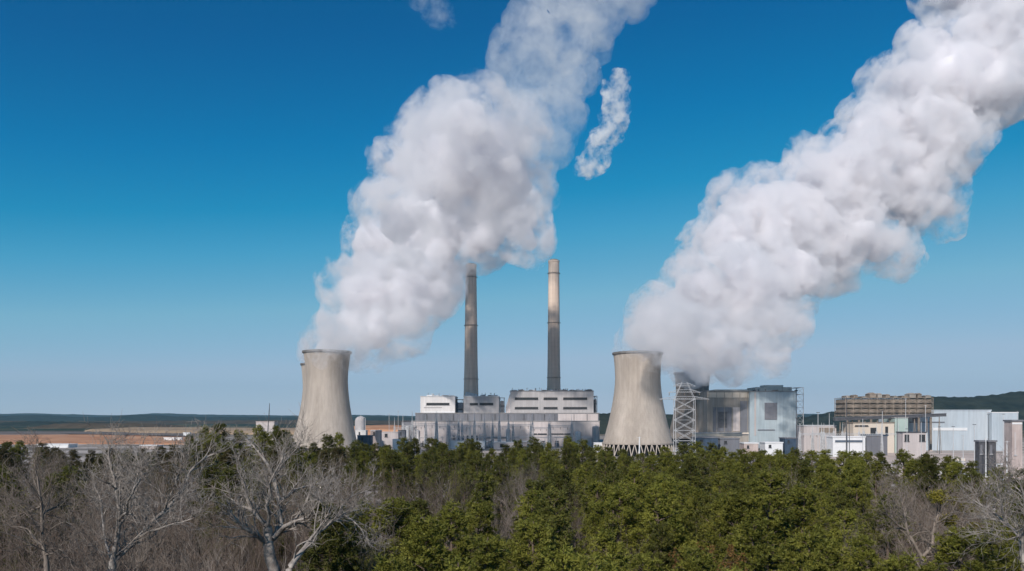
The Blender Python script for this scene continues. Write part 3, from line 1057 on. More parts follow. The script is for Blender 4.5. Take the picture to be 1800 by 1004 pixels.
# coal handling plant
DC = 1050
frame_tower('coal_handling_plant', 'brown open coal handling frame several storeys high with solid floors', 'coal frame', 1486, 1640, 699, DC, 34, 4, rust_m, rust_m, z0=Z(733, DC))
for i in range(8):
    m = MB(); px = 1489 + i * 21
    D = DC + 5
    m.box(-1.1, 1.1, -1.1, 1.1, 0, Z(733.5, D)); o = m.build('support_pier', rust_m, loc=(X(px, D), D, 0))
    m = MB(); m.box(-1.8, 1.8, -1.8, 1.8, 0, 1.2); m.build('footing', pale, o)
    tag(o, 'rusty pier under the coal frame, %s counted from the steel hall side' % ords[i], 'pier', 'piers under the coal frame')
rngc = random.Random(4)
for i in range(11):
    a = 1487 + i * 14
    h = rngc.uniform(2, 9)
    m = MB(); D = DC + 3
    x0, x1 = X(a, D), X(a + rngc.uniform(6, 12), D)
    zt = Z(699, D)
    m.box(x0, x1, D, D + 14, zt, zt + h * .55)
    m.prism([(x0 - .5, zt + h * .55), (x1 + .5, zt + h * .55), ((x0 + x1) / 2, zt + h * .8)], D - .5, D + 14.5)
    tag(m.build('rooftop_cabin', rust_m if i % 2 else brown_p), 'brown cabin on top of the coal frame, %s counted from the steel hall side' % ords[i], 'cabin', 'cabins on the coal frame')
# sloping conveyor roof
D = 1000
t = empty('conveyor', 'dark sloping conveyor on trestles in front of the coal frame', 'conveyor', (0, 0, 0))
p0, p1 = P(1466, 735, D), P(1662, 727, D)
m = MB()
m.prism([(p0.x, p0.z - 3.6), (p1.x, p1.z - 3.6), (p1.x, p1.z), (p0.x, p0.z)], D - 2, D + 2)
m.build('gallery', steel_d, t)
m = MB(); m.prism([(p0.x - .5, p0.z + .01), (p1.x + .5, p1.z + .01), (p1.x + .5, p1.z + .5), (p0.x - .5, p0.z + .5)], D - 2.6, D + 2.6); m.build('gallery_roof', slate_p, t)
for k in range(9):
    q = p0.lerp(p1, (k + .5) / 9)
    m = MB(); m.tube([(q.x - 2.5, D, 0), (q.x, D, q.z - 3.7)], .35, 5); m.tube([(q.x + 2.5, D, 0), (q.x, D, q.z - 3.7)], .35, 5)
    m.build('trestle', rust_m, t)
shed('coal_office', 'cream low hall under the sloping conveyor', 'hall', 1500, 1572, 744, 985, 30, cream, roof=rust_m,
     parts=[('doorway', 1530, 1541, 752, 765, dark_m, .3), ('doorway', 1556, 1561, 750, 765, dark_m, .3), ('window_strip', 1503, 1526, 747.5, 749.5, dark_m, .3)])
shed('steel_hall', 'pale green grey hall squeezed before the tall storage hall', 'hall', 1573, 1596, 735, 990, 30, material('green_grey_panel', (.34, .42, .39), .7, col2=(.42, .5, .46)))
shed('shed', 'beige shed with a dark brown door beside the open lift frame', 'shed', 1413, 1470, 749, 1010, 25, hall_p, roof=steel,
     parts=[('doorway', 1440, 1467, 752, 762.5, rust_m, .4)], group='low sheds by the coal handling plant')
shed('shed', 'long white roofed shed in front of the cream hall', 'shed', 1464, 1521, 769, 880, 18, white_m, roof=white_m,
     parts=[('window_strip', 1468, 1516, 774, 777, navy, .3)], group='low sheds by the coal handling plant')
shed('shed', 'dark shed with navy sides beneath the conveyor end', 'shed', 1523, 1560, 766, 900, 18, slate_p, roof=navy, group='low sheds by the coal handling plant')
shed('steel_hall', 'wide pale blue storage hall under the wooded hill', 'hall', 1598, 1742, 722, 1080, 90, pale_blue, roof=pale_blue,
     parts=[('dark_panel', 1604, 1616, 728, 741, slate_p, .5), ('dark_panel', 1598.6, 1660, 741.3, 743.2, slate_p, .7), ('light_panel', 1640, 1700, 752, 757, white_m, .6)])
shed('steel_hall', 'pale blue storage hall with white gable stepping down beyond the wide one', 'hall', 1743.5, 1790, 726, 1070, 90, pale_blue, roof=white_m, lip=.3)
shed('loading_canopy', 'grey loading canopy with dark open sides before the storage hall', 'canopy', 1587, 1628, 761, 850, 14, hall_p, roof=steel_d,
     parts=[('doorway', 1590, 1598, 764, 776, dark_m, .3), ('doorway', 1616, 1626, 764, 776, dark_m, .3)])
shed('silo_tower', 'tall pinkish white tower block at the edge of the gravel yard', 'tower block', 1779, 1797, 741, 560, 9, pink_m, roof=slate_p,
     parts=[('window_strip', 1783, 1786, 760, 800, hall_p, .15), ('upper_band', 1779.3, 1796.7, 743, 746, white_m, .2)])
for a, b, lab in ((1721, 1731.5, 'dark boxy cabinet beside the white lamp mast, nearer the coal frame'), (1738, 1751, 'dark boxy cabinet beside the white lamp mast, nearer the tower block')):
    shed('equipment_cabinet', lab, 'cabinet', a, b, 777, 575, 5, steel_d, roof=slate_p, group='dark cabinets in the gravel yard',
         parts=[('doorway', a + 2, a + 6, 782, 798, slate_p, .15)])
# rows of pale pipe racks and stacked material in the yard
rngy = random.Random(12)
for i in range(26):
    px = rngy.uniform(1560, 1795)
    D = rngy.uniform(560, 820) - max(0, (px - 1700)) * .9
    w, d, h = rngy.uniform(3, 13), rngy.uniform(2, 6), rngy.uniform(1.2, 4.0)
    mt = rngy.choice([white_m, pink_m, slate_p, hall_p, cream, brown_p, white_m])
    t = empty('site_container', 'low %s container in the gravel yard, %s counted from the coal frame' % (dict([(white_m.name, 'white'), (pink_m.name, 'pink'), (slate_p.name, 'slate'), (hall_p.name, 'grey'), (cream.name, 'cream'), (brown_p.name, 'brown')])[mt.name], 'NN'),
              'container', (X(px, D), D, 0), rngy.uniform(-.5, .5), group='containers and huts in the gravel yard')
    m = MB(); m.box(-w / 2, w / 2, -d / 2, d / 2, 0, h); m.build('body', mt, t)
    m = MB(); m.box(-w / 2 - .15, w / 2 + .15, -d / 2 - .15, d / 2 + .15, h, h + .2); m.build('roof', white_m if i % 3 else steel, t)
    m = MB(); m.box(-w * .12, w * .12, -d / 2 - .06, -d / 2, .1, h * .75); m.build('door', steel_d, t)
huts = sorted([o for o in C.objects if o.name.startswith('site_container')], key=lambda o: o.location.x / o.location.y)
for i, o in enumerate(huts):
    o['label'] = o['label'].replace('NN', ords[i] if i < 20 else ords[i - 20] + ' from the end')
    if i >= 20:
        o['label'] = o['label'].replace(ords[i - 20] + ' from the end counted from the coal frame', '%s counted from the tower block' % ords[len(huts) - 1 - i])

# yard beside the long hall, as far as the front towers
t = empty('storage_silo', 'pale grey domed silo beside the rear flank of the tan cooling tower', 'silo', (X(633, 1020), 1020, 0))
m = MB(); m.lathe([(6.5, 0), (6.5, Z(740, 1020)), (5.6, Z(736, 1020)), (3.3, Z(733, 1020)), (.1, Z(731.8, 1020))], 32); m.build('drum', grey_p, t, True)
m = MB(); m.tube([(6.9, -1, 0), (6.9, -1, Z(735, 1020))], .3, 5); m.tube([(6.9, -1, Z(735, 1020)), (0, -1, Z(731, 1020))], .3, 5); m.build('riser_pipe', steel, t)
for i, (a, b, y, D, mt, rf, lab) in enumerate([
        (625, 643, 757, 1000, white_p, white_m, 'white flat roofed shed at the foot of the domed silo'),
        (651, 668, 757, 1010, pink_m, white_m, 'pinkish shed in front of the clay mound'),
        (628, 652, 766, 960, navy, slate_p, 'navy shed in the shade beside the tan cooling tower'),
        (666, 700, 760, 1060, hall_p, steel, 'low grey shed between clay mound and long hall'),
        (690, 716, 773, 1000, white_m, white_m, 'white roofed shed in front of the slate end annexe'),
        (700, 712, 757, 1100, slate_p, steel_d, 'dark shed tucked against the slate end annexe'),
        (790, 852, 776, 1140, white_m, white_m, 'long white shed at the foot of the long hall'),
        (868, 905, 778, 1130, hall_p, white_m, 'pale shed at the foot of the hall beyond the white one'),
        (1045, 1062, 779, 1000, white_m, white_m, 'small white hut between long hall and broad cooling tower')]):
    shed('shed', lab, 'shed', a, b, y, D, 14, mt, roof=rf, lip=.3, roof_h=.6, group='low sheds before the long hall',
         parts=[('doorway', a + (b - a) * .3, a + (b - a) * .45, y + 2.5, y + 8, dark_m, .25)])
# far left: sheds and trailers on the clay
shed('shed', 'long white building at the near edge of the orange clay field', 'shed', 64, 120, 782, 1180, 25, white_m, roof=white_m, parts=[('doorway', 80, 88, 785, 790, dark_m, .3)])
shed('shed', 'pale pink heap shelter below the clay field', 'shed', 246, 276, 784, 1120, 20, pink_m, roof=white_m)
for i, (a, b, y, D) in enumerate([(288, 306, 770, 1500), (322, 334, 761, 1900), (309, 319, 770, 1520)]):
    t, r, cx, zr = shed('trailer', 'white trailer on the clay field, %s in distance' % ['longest of three and nearest', 'smallest of three and farthest', 'middle of three'][i], 'trailer', a, b, y, D, 6, white_m, z0=1.0, roof=white_m, group='white trailers on the clay field')
    for s in (-.7, .7):
        m = MB(); m.lathe([(.1, -.3), (1.0, -.3), (1.0, .3), (.1, .3)], 12); w_ = m.build('wheel', black_m, t, loc=(s * (X(b, D) - X(a, D)) / 2, -.2, 2.4)); w_.rotation_euler = (math.pi / 2, 0, 0)

# crawler crane by the tan cooling tower
D = 1450
t = empty('crawler_crane', 'distant crawler crane with raised dark lattice boom', 'crane', (X(468, D), D, 0))
m = MB(); m.box(-5, 5, -3, 3, 1.6, 6); m.build('cab', pink_m, t)
for s in (-2.6, 2.6):
    m = MB(); m.box(-5.5, 5.5, s - .8, s + .8, 0, 1.5); m.build('track', steel_d, t)
m = MB()
b0, b1 = Vector((2, 0, 6)), Vector((X(474, D) - X(468, D), 0, Z(709, D)))
for a, b in ((-1, 0), (1, 0), (0, 1)):
    m.tube([b0 + Vector((a, b, 0)), b1 + Vector((a * .2, b * .2, 0))], .3, 4)
for k in range(14):
    m.tube([b0.lerp(b1, k / 14) + Vector((-1 + k * .06, 0, 0)), b0.lerp(b1, (k + 1) / 14) + Vector((1 - k * .06, 0, 0))], .18, 3)
m.build('boom', steel_d, t)
m = MB(); m.tube([b1, b1 - Vector((0, 0, 30))], .12, 3); m.build('hoist_line', steel_d, t)
shed('shed', 'pinkish workshop next to the distant crawler crane', 'shed', 450, 482, 742, 1500, 20, hall_p, z0=0, roof=pink_m)

# steam
# ------------------------------------------------------------------ the steam, drifting toward the camera's side
cy.volume_step_rate = 0.15
cy.volume_bounces = 14
cy.max_bounces = 20
core_m = material('thick_steam', (.93, .93, .94), rough=1, var=.01, spec=0)
STEAM = (0.980, 0.972, 0.982)
dense = steam_material('dense_steam', 0.13, STEAM, lo=.42, hi=.58, floor=0.12, scale=.03, rough=.68, detail=6)
ragged = steam_material('ragged_steam', 0.075, STEAM, lo=.47, hi=.66, floor=0.0, scale=.028, rough=.72, detail=7)
faint = steam_material('faint_steam', 0.016, lo=.48, hi=.70, floor=0.0, scale=.04, rough=.72, detail=6)
thin = steam_material('thin_steam', 0.024, lo=.40, hi=.70, floor=0.0, scale=.03, rough=.7, detail=6)


def plume(name, label, rows, dep, seed, kids=(10, 7), k=1.0):
    rng = np.random.default_rng(seed)
    balls = puffs(px_balls(rows, dep, k), rng, kids)
    big = [b for b in balls if b[1] > 33]
    o = link(name, biggest_island(cloud_mesh(name, big, 3.5, core_m, disp=((40, 10),), inset=26)))
    tag(o, label, 'steam plume', 'steam plumes from the cooling towers')
    link('billows', cloud_mesh('billows', balls, 3.0, dense, disp=((40, 18), (14, 9)), inset=9), o)
    link('ragged_edge', cloud_mesh('ragged_edge', balls, 4.0, ragged, disp=((40, 18), (14, 9)), inset=-13), o)
    return o


def wisp(label, rows, dep, seed, kids=(8, 5), mat=None, parent=None, name='steam_wisp', off=0, inset=-5):
    rng = np.random.default_rng(seed)
    balls = puffs(px_balls([(a, b, c, off) for a, b, c in rows], dep), rng, kids)
    o = link(name, cloud_mesh(name, balls, 2.5, mat or thin, disp=((30, 18), (12, 5)), inset=inset), parent)
    if not parent:
        tag(o, label, 'steam wisp')
    return o


pl = plume('steam_plume', 'towering white steam plume rising from the tan cooling tower pair and hiding a chimney top', LEFT_DENSE, dl, 2)
wisp('', LEFT_THIN, dl, 3, parent=pl, name='thinning_steam')
plume('steam_plume', 'long white steam plume rising from the broad cooling tower beside the lattice pylon', RIGHT_DENSE + REAR_RIGHT, dr, 1, k=.86)
bright = steam_material('bright_wisp', 0.13, lo=.485, hi=.68, floor=0.0, scale=.06, rough=.7, detail=6)
wisp('narrow upright white wisp detached beside the thin top of the chimney-side plume', [(1090, 138, 11), (1080, 160, 15), (1080, 188, 18), (1076, 214, 19), (1066, 240, 17), (1054, 262, 19), (1042, 284, 18), (1030, 292, 12), (1050, 240, 10)], dl, 4, mat=bright, inset=-6)
wisp('faint small wisp alone at the top edge of the sky', [(745, -12, 26), (765, 8, 26), (778, 28, 18), (772, 42, 10)], dl, 5, mat=faint)
# ------------------------------------------------------------------ the wood
def leaf_material(name, c1, c2, scale=0.5, objrand=0.22, trans=0.25):
    m = material(name, c1, 0.65, scale=scale, col2=c2, detail=4, objrand=objrand, island=0.25, spec=0.25)
    nt = m.node_tree
    N, L = nt.nodes, nt.links
    b = N['Principled BSDF']
    tr = N.new('ShaderNodeBsdfTranslucent')
    L.new(b.inputs['Base Color'].links[0].from_socket, tr.inputs['Color'])
    mx = N.new('ShaderNodeMixShader')
    mx.inputs[0].default_value = trans
    out = N['Material Output']
    L.new(b.outputs[0], mx.inputs[1]); L.new(tr.outputs[0], mx.inputs[2]); L.new(mx.outputs[0], out.inputs['Surface'])
    return m


bark = material('pine_bark', (0.10, 0.075, 0.06), 0.95, scale=2.0, col2=(0.19, 0.145, 0.115), stretch=(1, 1, .3), objrand=.15, spec=.1)
grey_bark = material('grey_bark', (0.15, 0.12, 0.10), 0.95, scale=1.2, col2=(0.30, 0.255, 0.22), objrand=.2, spec=.1)
brown_bark = material('brown_bark', (0.12, 0.09, 0.072), 0.95, scale=1.2, col2=(0.23, 0.18, 0.15), objrand=.2, spec=.1)
pale_bark = material('pale_bark', (0.16, 0.135, 0.12), 0.95, scale=2.2, col2=(0.42, 0.38, 0.345), spec=.1)
olive = leaf_material('olive_needles', (0.095, 0.106, 0.017), (0.245, 0.238, 0.043))
deep = leaf_material('deep_green_needles', (0.065, 0.072, 0.016), (0.15, 0.148, 0.032))
brownish = leaf_material('brownish_needles', (0.055, 0.05, 0.02), (0.13, 0.105, 0.04))
russet = leaf_material('russet_leaves', (0.16, 0.075, 0.025), (0.26, 0.15, 0.05))
mistle = leaf_material('mistletoe_leaves', (0.16, 0.15, 0.02), (0.26, 0.22, 0.04), scale=2)


def needles(cent, dirs, rng, per=14, length=0.33, width=0.032):
    """tufts of narrow pointed leaves: every tuft sprays PER of them round its own direction"""
    n = len(cent)
    c = np.repeat(cent, per, 0)
    d = np.repeat(dirs, per, 0) * 0.75 + rng.normal(size=(n * per, 3)) * 0.62
    d /= np.linalg.norm(d, axis=1, keepdims=True)
    s = np.cross(d, rng.normal(size=(n * per, 3)))
    s /= np.linalg.norm(s, axis=1, keepdims=True) + 1e-9
    ln = length * rng.uniform(0.7, 1.25, (n * per, 1))
    w = width * rng.uniform(0.7, 1.3, (n * per, 1))
    a = c + d * ln * 0.05
    V = np.empty((n * per, 4, 3))
    V[:, 0] = a
    V[:, 1] = c + d * ln * 0.55 + s * w
    V[:, 2] = c + d * ln
    V[:, 3] = c + d * ln * 0.55 - s * w
    Fc = np.arange(n * per * 4).reshape(-1, 4)
    return V.reshape(-1, 3), Fc


def tubes_np(lines, sides):
    """many thin polylines of the same point count -> arrays"""
    P_ = np.array([l[0] for l in lines], float)          # n, k, 3
    R = np.array([l[1] for l in lines], float)            # n, k
    n, k, _ = P_.shape
    d = np.gradient(P_, axis=1)
    d /= np.linalg.norm(d, axis=2, keepdims=True) + 1e-9
    ref = np.where(np.abs(d[..., 2:3]) < 0.9, np.array([0, 0, 1.0]), np.array([1.0, 0, 0]))
    a = np.cross(d, ref); a /= np.linalg.norm(a, axis=2, keepdims=True) + 1e-9
    b = np.cross(d, a)
    th = 2 * np.pi * np.arange(sides) / sides
    V = P_[:, :, None] + (a[:, :, None] * np.cos(th)[None, None, :, None] + b[:, :, None] * np.sin(th)[None, None, :, None]) * R[:, :, None, None]
    idx = np.arange(n * k * sides).reshape(n, k, sides)
    nx = np.roll(idx, -1, axis=2)
    q = np.stack([idx[:, :-1], nx[:, :-1], nx[:, 1:], idx[:, 1:]], -1).reshape(-1, 4)
    return V.reshape(-1, 3), q


def lines_mesh(lines, extra=None):
    """group polylines by point count and thickness, return V, F"""
    groups = {}
    for pts, rad in lines:
        s = 7 if rad[0] > .12 else (5 if rad[0] > .04 else 3)
        groups.setdefault((len(pts), s), []).append((pts, rad))
    Vs, Fs, n = [], [], 0
    for (k, s), ls in groups.items():
        V, q = tubes_np(ls, s)
        Vs.append(V); Fs.append(q + n); n += len(V)
    return np.vstack(Vs), np.vstack(Fs)


def make_pine(seed, h=20.0, R=3.3, crown0=0.40, n_limbs=62, point=0.5):
    rng = np.random.default_rng(seed)
    bend = rng.normal(size=2) * 0.5
    axis = lambda t: np.array([bend[0] * math.sin(t * 2.6), bend[1] * math.sin(t * 2.2 + .5), h * t])
    tr = [([axis(t) for t in np.linspace(0, 1, 12)], [0.24 * (1 - t) ** .8 + .03 for t in np.linspace(0, 1, 12)])]
    limbs, cent, dirs = [], [], []
    az = rng.uniform(0, 6.28)
    whorls = max(9, int(h * (1 - crown0) / 0.85))
    for i in range(whorls * 5):
        t = crown0 + (0.99 - crown0) * ((i // 5) + rng.uniform(-.16, .16) + .15) / whorls
        t = min(t, .985)
        u = (t - crown0) / (1 - crown0)
        prof = (1 - u) ** point * (0.55 + 0.45 * min(1, u / 0.25))
        L = R * prof * rng.uniform(0.5, 1.2) + 0.22
        az += 2.4 + rng.normal() * .35
        rise = 0.15 + 0.75 * u + rng.normal() * .12
        d = np.array([math.cos(az), math.sin(az), rise]); d /= np.linalg.norm(d)
        p0 = axis(t)
        pts = [p0 + d * L * s + np.array([0, 0, 0.10 * L * s * s]) for s in (0, .35, .7, 1)]
        limbs.append((pts, [0.055 * (L / R) + .015, .04, .025, .012]))
        nb = int(3 + 5 * L / R)
        for j in range(nb):
            s = rng.uniform(.45, 1.0) if j else 1.0
            q = p0 + d * L * s + np.array([0, 0, 0.10 * L * s * s])
            e = d * .6 + rng.normal(size=3) * .55 + np.array([0, 0, .35]); e /= np.linalg.norm(e)
            bl = rng.uniform(.35, .85) * (0.6 + .4 * L / R)
            q2 = q + e * bl
            limbs.append(([q, (q + q2) / 2, q2], [.018, .012, .006]))
            for k in range(rng.integers(4, 7)):
                f = e * .5 + rng.normal(size=3) * .5 + np.array([0, 0, .4]); f /= np.linalg.norm(f)
                cent.append(q + e * bl * rng.uniform(.35, 1.05) + rng.normal(size=3) * .17)
                dirs.append(f)
    V1, F1 = lines_mesh(limbs)
    V2, F2 = needles(np.array(cent), np.array(dirs), rng, 13, .30, .03)
    V = np.vstack([V1, V2]); Fc = np.vstack([F1, F2 + len(V1)])
    mid = np.r_[np.zeros(len(F1), int), np.ones(len(F2), int)]
    Vt, Ft = lines_mesh(tr)
    return Vt, Ft, V, Fc, mid


def unit(v):
    return v / (np.linalg.norm(v) + 1e-9)


def grow(p, d, L, r, lvl, out, rng, kids=(6, 6, 5, 5), up=0.25, spread=0.75, minr=.012, kink=.2):
    n = 4 if lvl > 1 else 3
    pts, rad = [np.array(p, float)], [r]
    d = unit(np.array(d, float))
    for i in range(n):
        d = unit(d + rng.normal(size=3) * kink + np.array([0, 0, up * .22]))
        pts.append(pts[-1] + d * L / n)
        rad.append(max(minr * .6, r * (1 - .62 * (i + 1) / n)))
    out.append((pts, rad))
    if lvl <= 0:
        return
    k = kids[len(kids) - lvl] if lvl <= len(kids) else kids[0]
    for i in range(k):
        t = rng.uniform(.28, 1.0) if i else 1.0
        f = t * n
        j = min(int(f), n - 1)
        q = pts[j] + (pts[j + 1] - pts[j]) * (f - j)
        base = unit(pts[j + 1] - pts[j])
        side = unit(np.cross(base, rng.normal(size=3)))
        e = unit(base + side * spread * rng.uniform(.5, 1.3) + np.array([0, 0, up]))
        rr = max(minr, r * (1 - .62 * t) * rng.uniform(.5, .78))
        grow(q, e, L * rng.uniform(.35, .75), rr, lvl - 1, out, rng, kids, up, spread, minr, kink)


def make_bare(seed, style='spread', h=20.0):
    rng = np.random.default_rng(seed)
    trunk, crown = [], []
    if style == 'fan':
        fork = h * .30
        tr = [np.array([0, 0, 0]), np.array([rng.normal() * .2, rng.normal() * .2, fork * .5]), np.array([rng.normal() * .3, rng.normal() * .3, fork])]
        trunk.append((tr, [.24, .2, .17]))
        for i in range(9):
            a = i * 2.4 + rng.normal() * .3
            s = rng.uniform(.12, .42)
            grow(tr[-1] * rng.uniform(.75, 1), (math.cos(a) * s, math.sin(a) * s, 1), h * rng.uniform(.50, .66), .085, 3, crown, rng, (7, 5, 4), up=.55, spread=.45, kink=.09)
    elif style == 'tall':
        tr = [np.array([rng.normal() * .15 * i, rng.normal() * .15 * i, h * .80 * i / 8]) for i in range(9)]
        trunk.append((tr, [.26 * (1 - .085 * i) for i in range(9)]))
        for i in range(20):
            t = rng.uniform(.38, 1.0)
            q = tr[min(int(t * 8), 7)]
            q = q + (tr[min(int(t * 8), 7) + 1] - q) * (t * 8 - int(min(t * 8, 7)))
            a = i * 2.4
            grow(q, (math.cos(a), math.sin(a), 1.0), h * .2 * rng.uniform(.7, 1.15), .07, 3, crown, rng, (5, 4, 4), up=.3, spread=.7, kink=.16)
    else:
        fork = h * .5
        tr = [np.array([rng.normal() * .12 * i, rng.normal() * .12 * i, fork * i / 5]) for i in range(6)]
        trunk.append((tr, [.34 * (1 - .06 * i) for i in range(6)]))
        for i in range(6):
            a = i * 2.4 + rng.normal() * .3
            s = rng.uniform(.4, 1.0)
            grow(tr[-1] - np.array([0, 0, rng.uniform(0, 2)]), (math.cos(a) * s, math.sin(a) * s, 1), h * rng.uniform(.24, .34), .15, 4, crown, rng, (5, 5, 4, 3), up=.2, spread=.85)
    z = max(max(p[2] for p in l[0]) for l in crown)
    k = h / z
    fix = lambda ls: [([p * k for p in a], [x * k for x in b]) for a, b in ls]
    return lines_mesh(fix(trunk)), lines_mesh(fix(crown))


def tree_mesh_pair(kind, seed, mats):
    if kind == 'pine':
        q = dict(R=2.5 + (seed % 4) * .33, crown0=(.34, .42, .48)[seed % 3], point=(.6, .85, .7)[seed % 3])
        Vt, Ft, V, Fc, mid = make_pine(seed, **q)
        a = np_mesh('trunk', Vt, Ft, bark, True)
        res = []
        for mt in mats:
            me = np_mesh('crown', V, Fc, [bark, mt], False, mid)
            res.append((a, me))
        return res
    (Vt, Ft), (Vc, Fc) = make_bare(seed, kind)
    return [(np_mesh('trunk', Vt, Ft, m, True), np_mesh('crown', Vc, Fc, m, True)) for m in mats]


protos = {('pine', c): [] for c in range(3)}
for s in range(7):
    for c, pr in enumerate(tree_mesh_pair('pine', 40 + s, [olive, deep, brownish])):
        protos[('pine', c)].append(pr)
for st, n in (('spread', 3), ('fan', 3), ('tall', 3)):
    for c in range(2):
        protos[(st, c)] = []
    for s in range(n):
        for c, pr in enumerate(tree_mesh_pair(st, 70 + s, [grey_bark, brown_bark])):
            protos[(st, c)].append(pr)


SKY = [(-200, 780), (0, 779), (60, 776), (130, 791), (200, 787), (300, 787), (340, 760), (380, 743), (420, 756), (450, 748), (490, 748), (520, 766), (540, 795), (556, 778), (580, 763), (605, 766),
       (640, 777), (680, 780), (705, 772), (760, 771), (800, 787), (825, 766), (850, 790), (880, 786), (930, 767), (955, 781), (1010, 765), (1040, 784), (1075, 788), (1130, 800),
       (1180, 786), (1240, 782), (1300, 792), (1340, 796), (1400, 792), (1440, 796), (1500, 796), (1530, 801), (1590, 796), (1650, 801), (1700, 813), (1800, 832), (2100, 860)]


def skyline(px):
    return float(np.interp(px, [a for a, b in SKY], [b for a, b in SKY])) - (5 if px > 1060 else 2)


rngf = random.Random(77)
plan = []     # (kind, colour, px, D, top z, width factor)


def clear_of(x, y, r):
    return all((x - X(p[2], p[3])) ** 2 + (y - p[3]) ** 2 > r * r for p in plan)


def put(kind, col, px, D, top, wf=1.0):
    plan.append((kind, col, px, D, top, wf))


# the skyline trees along the wood's far edge follow its outline
px = -30
while px < 1840:
    D = edge_distance(px) - rngf.uniform(0, 10)
    top = Z(skyline(px) + rngf.uniform(0, 5), D)
    col = 2 if px < 330 and rngf.random() < .7 else (1 if rngf.random() < (.75 if px < 1050 else .4) else 0)
    put('pine', col, px, D, top, rngf.uniform(1.0, 1.35))
    if rngf.random() < .7:
        put('pine', col, px + rngf.uniform(6, 20), D - 9, Z(skyline(px) + rngf.uniform(7, 15), D), rngf.uniform(1.1, 1.35))
    px += (4.4 if px < 1050 else 3.6) * F / D * rngf.uniform(.7, 1.3)
# pines and bare trees that stand out in the photograph
for a in [('pine', 0, 1290, 76, 35.2, 1.1), ('pine', 0, 1365, 74, 37.0, 1.25), ('pine', 0, 1425, 78, 35.6, 1.15), ('pine', 0, 1330, 64, 33.8, 1.15), ('pine', 0, 1450, 66, 32.2, 1.1),
          ('pine', 0, 1390, 58, 31.8, 1.1), ('pine', 0, 1095, 84, 34.9, 1.1), ('pine', 0, 1170, 95, 35.0, 1.1), ('pine', 0, 1060, 62, 33.4, 1.1), ('pine', 0, 940, 58, 34.6, 1.0), ('pine', 0, 1130, 52, 33.0, 1),
          ('pine', 0, 870, 52, 34.4, 1.1), ('pine', 0, 745, 54, 35.2, 1.1), ('pine', 0, 800, 46, 33.8, 1.0), ('pine', 0, 1000, 47, 34.3, 1.0), ('pine', 0, 680, 46, 33.9, 1.0), ('pine', 0, 590, 43, 33.5, .9),
          ('pine', 0, 1215, 50, 33.7, 1.0), ('pine', 0, 1290, 46, 32.9, 1.0), ('pine', 0, 1570, 48, 33.8, .9), ('pine', 0, 1440, 45, 33.1, 1), ('pine', 1, 400, 92, 36.6, 1.3), ('pine', 1, 365, 100, 36.2, 1.2), ('pine', 1, 120, 110, 35.2, 1.2), ('pine', 1, 20, 90, 34.6, 1.1), ('pine', 1, 600, 75, 33.2, 1.1), ('pine', 1, 540, 50, 31.5, 1.0), ('pine', 0, 1750, 66, 33.4, 1.1), ('pine', 0, 1640, 54, 32.2, 1.0), ('pine', 0, 1520, 60, 33.2, 1.0), ('pine', 1, 690, 140, 36.2, 1.1), ('pine', 1, 745, 150, 35.8, 1),
          ('pine', 1, 395, 150, 37.6, 1.3), ('pine', 1, 350, 160, 36.5, 1.2), ('pine', 1, 520, 150, 35.4, 1.1), ('pine', 0, 540, 170, 34.7, 1),
          ('fan', 1, 795, 112, 37.2, 1.1), ('fan', 1, 750, 118, 36.2, 1.0), ('fan', 1, 835, 125, 36.4, 1.0), ('tall', 0, 907, 108, 37.0, .8), ('tall', 0, 1005, 84, 33.8, .8), ('fan', 1, 990, 92, 34.6, .8),
          ('fan', 0, 660, 96, 36.8, 1.0), ('fan', 0, 690, 104, 36.2, 1), ('spread', 0, 620, 92, 37.6, 1.0), ('tall', 0, 860, 78, 33.9, .8), ('fan', 1, 1170, 60, 31.6, .8),
          ('fan', 1, 1590, 88, 35.8, 1.2), ('fan', 1, 1660, 92, 35.4, 1.2), ('fan', 0, 1710, 96, 35.6, 1.1), ('spread', 0, 1765, 84, 36.6, 1), ('spread', 1, 1540, 78, 33.4, .9), ('tall', 0, 1690, 70, 34.6, 1),
          ('spread', 0, 430, 110, 37.6, 1.1), ('spread', 0, 300, 95, 36.4, 1.1), ('tall', 0, 235, 75, 36.6, 1)]:
    put(*a)
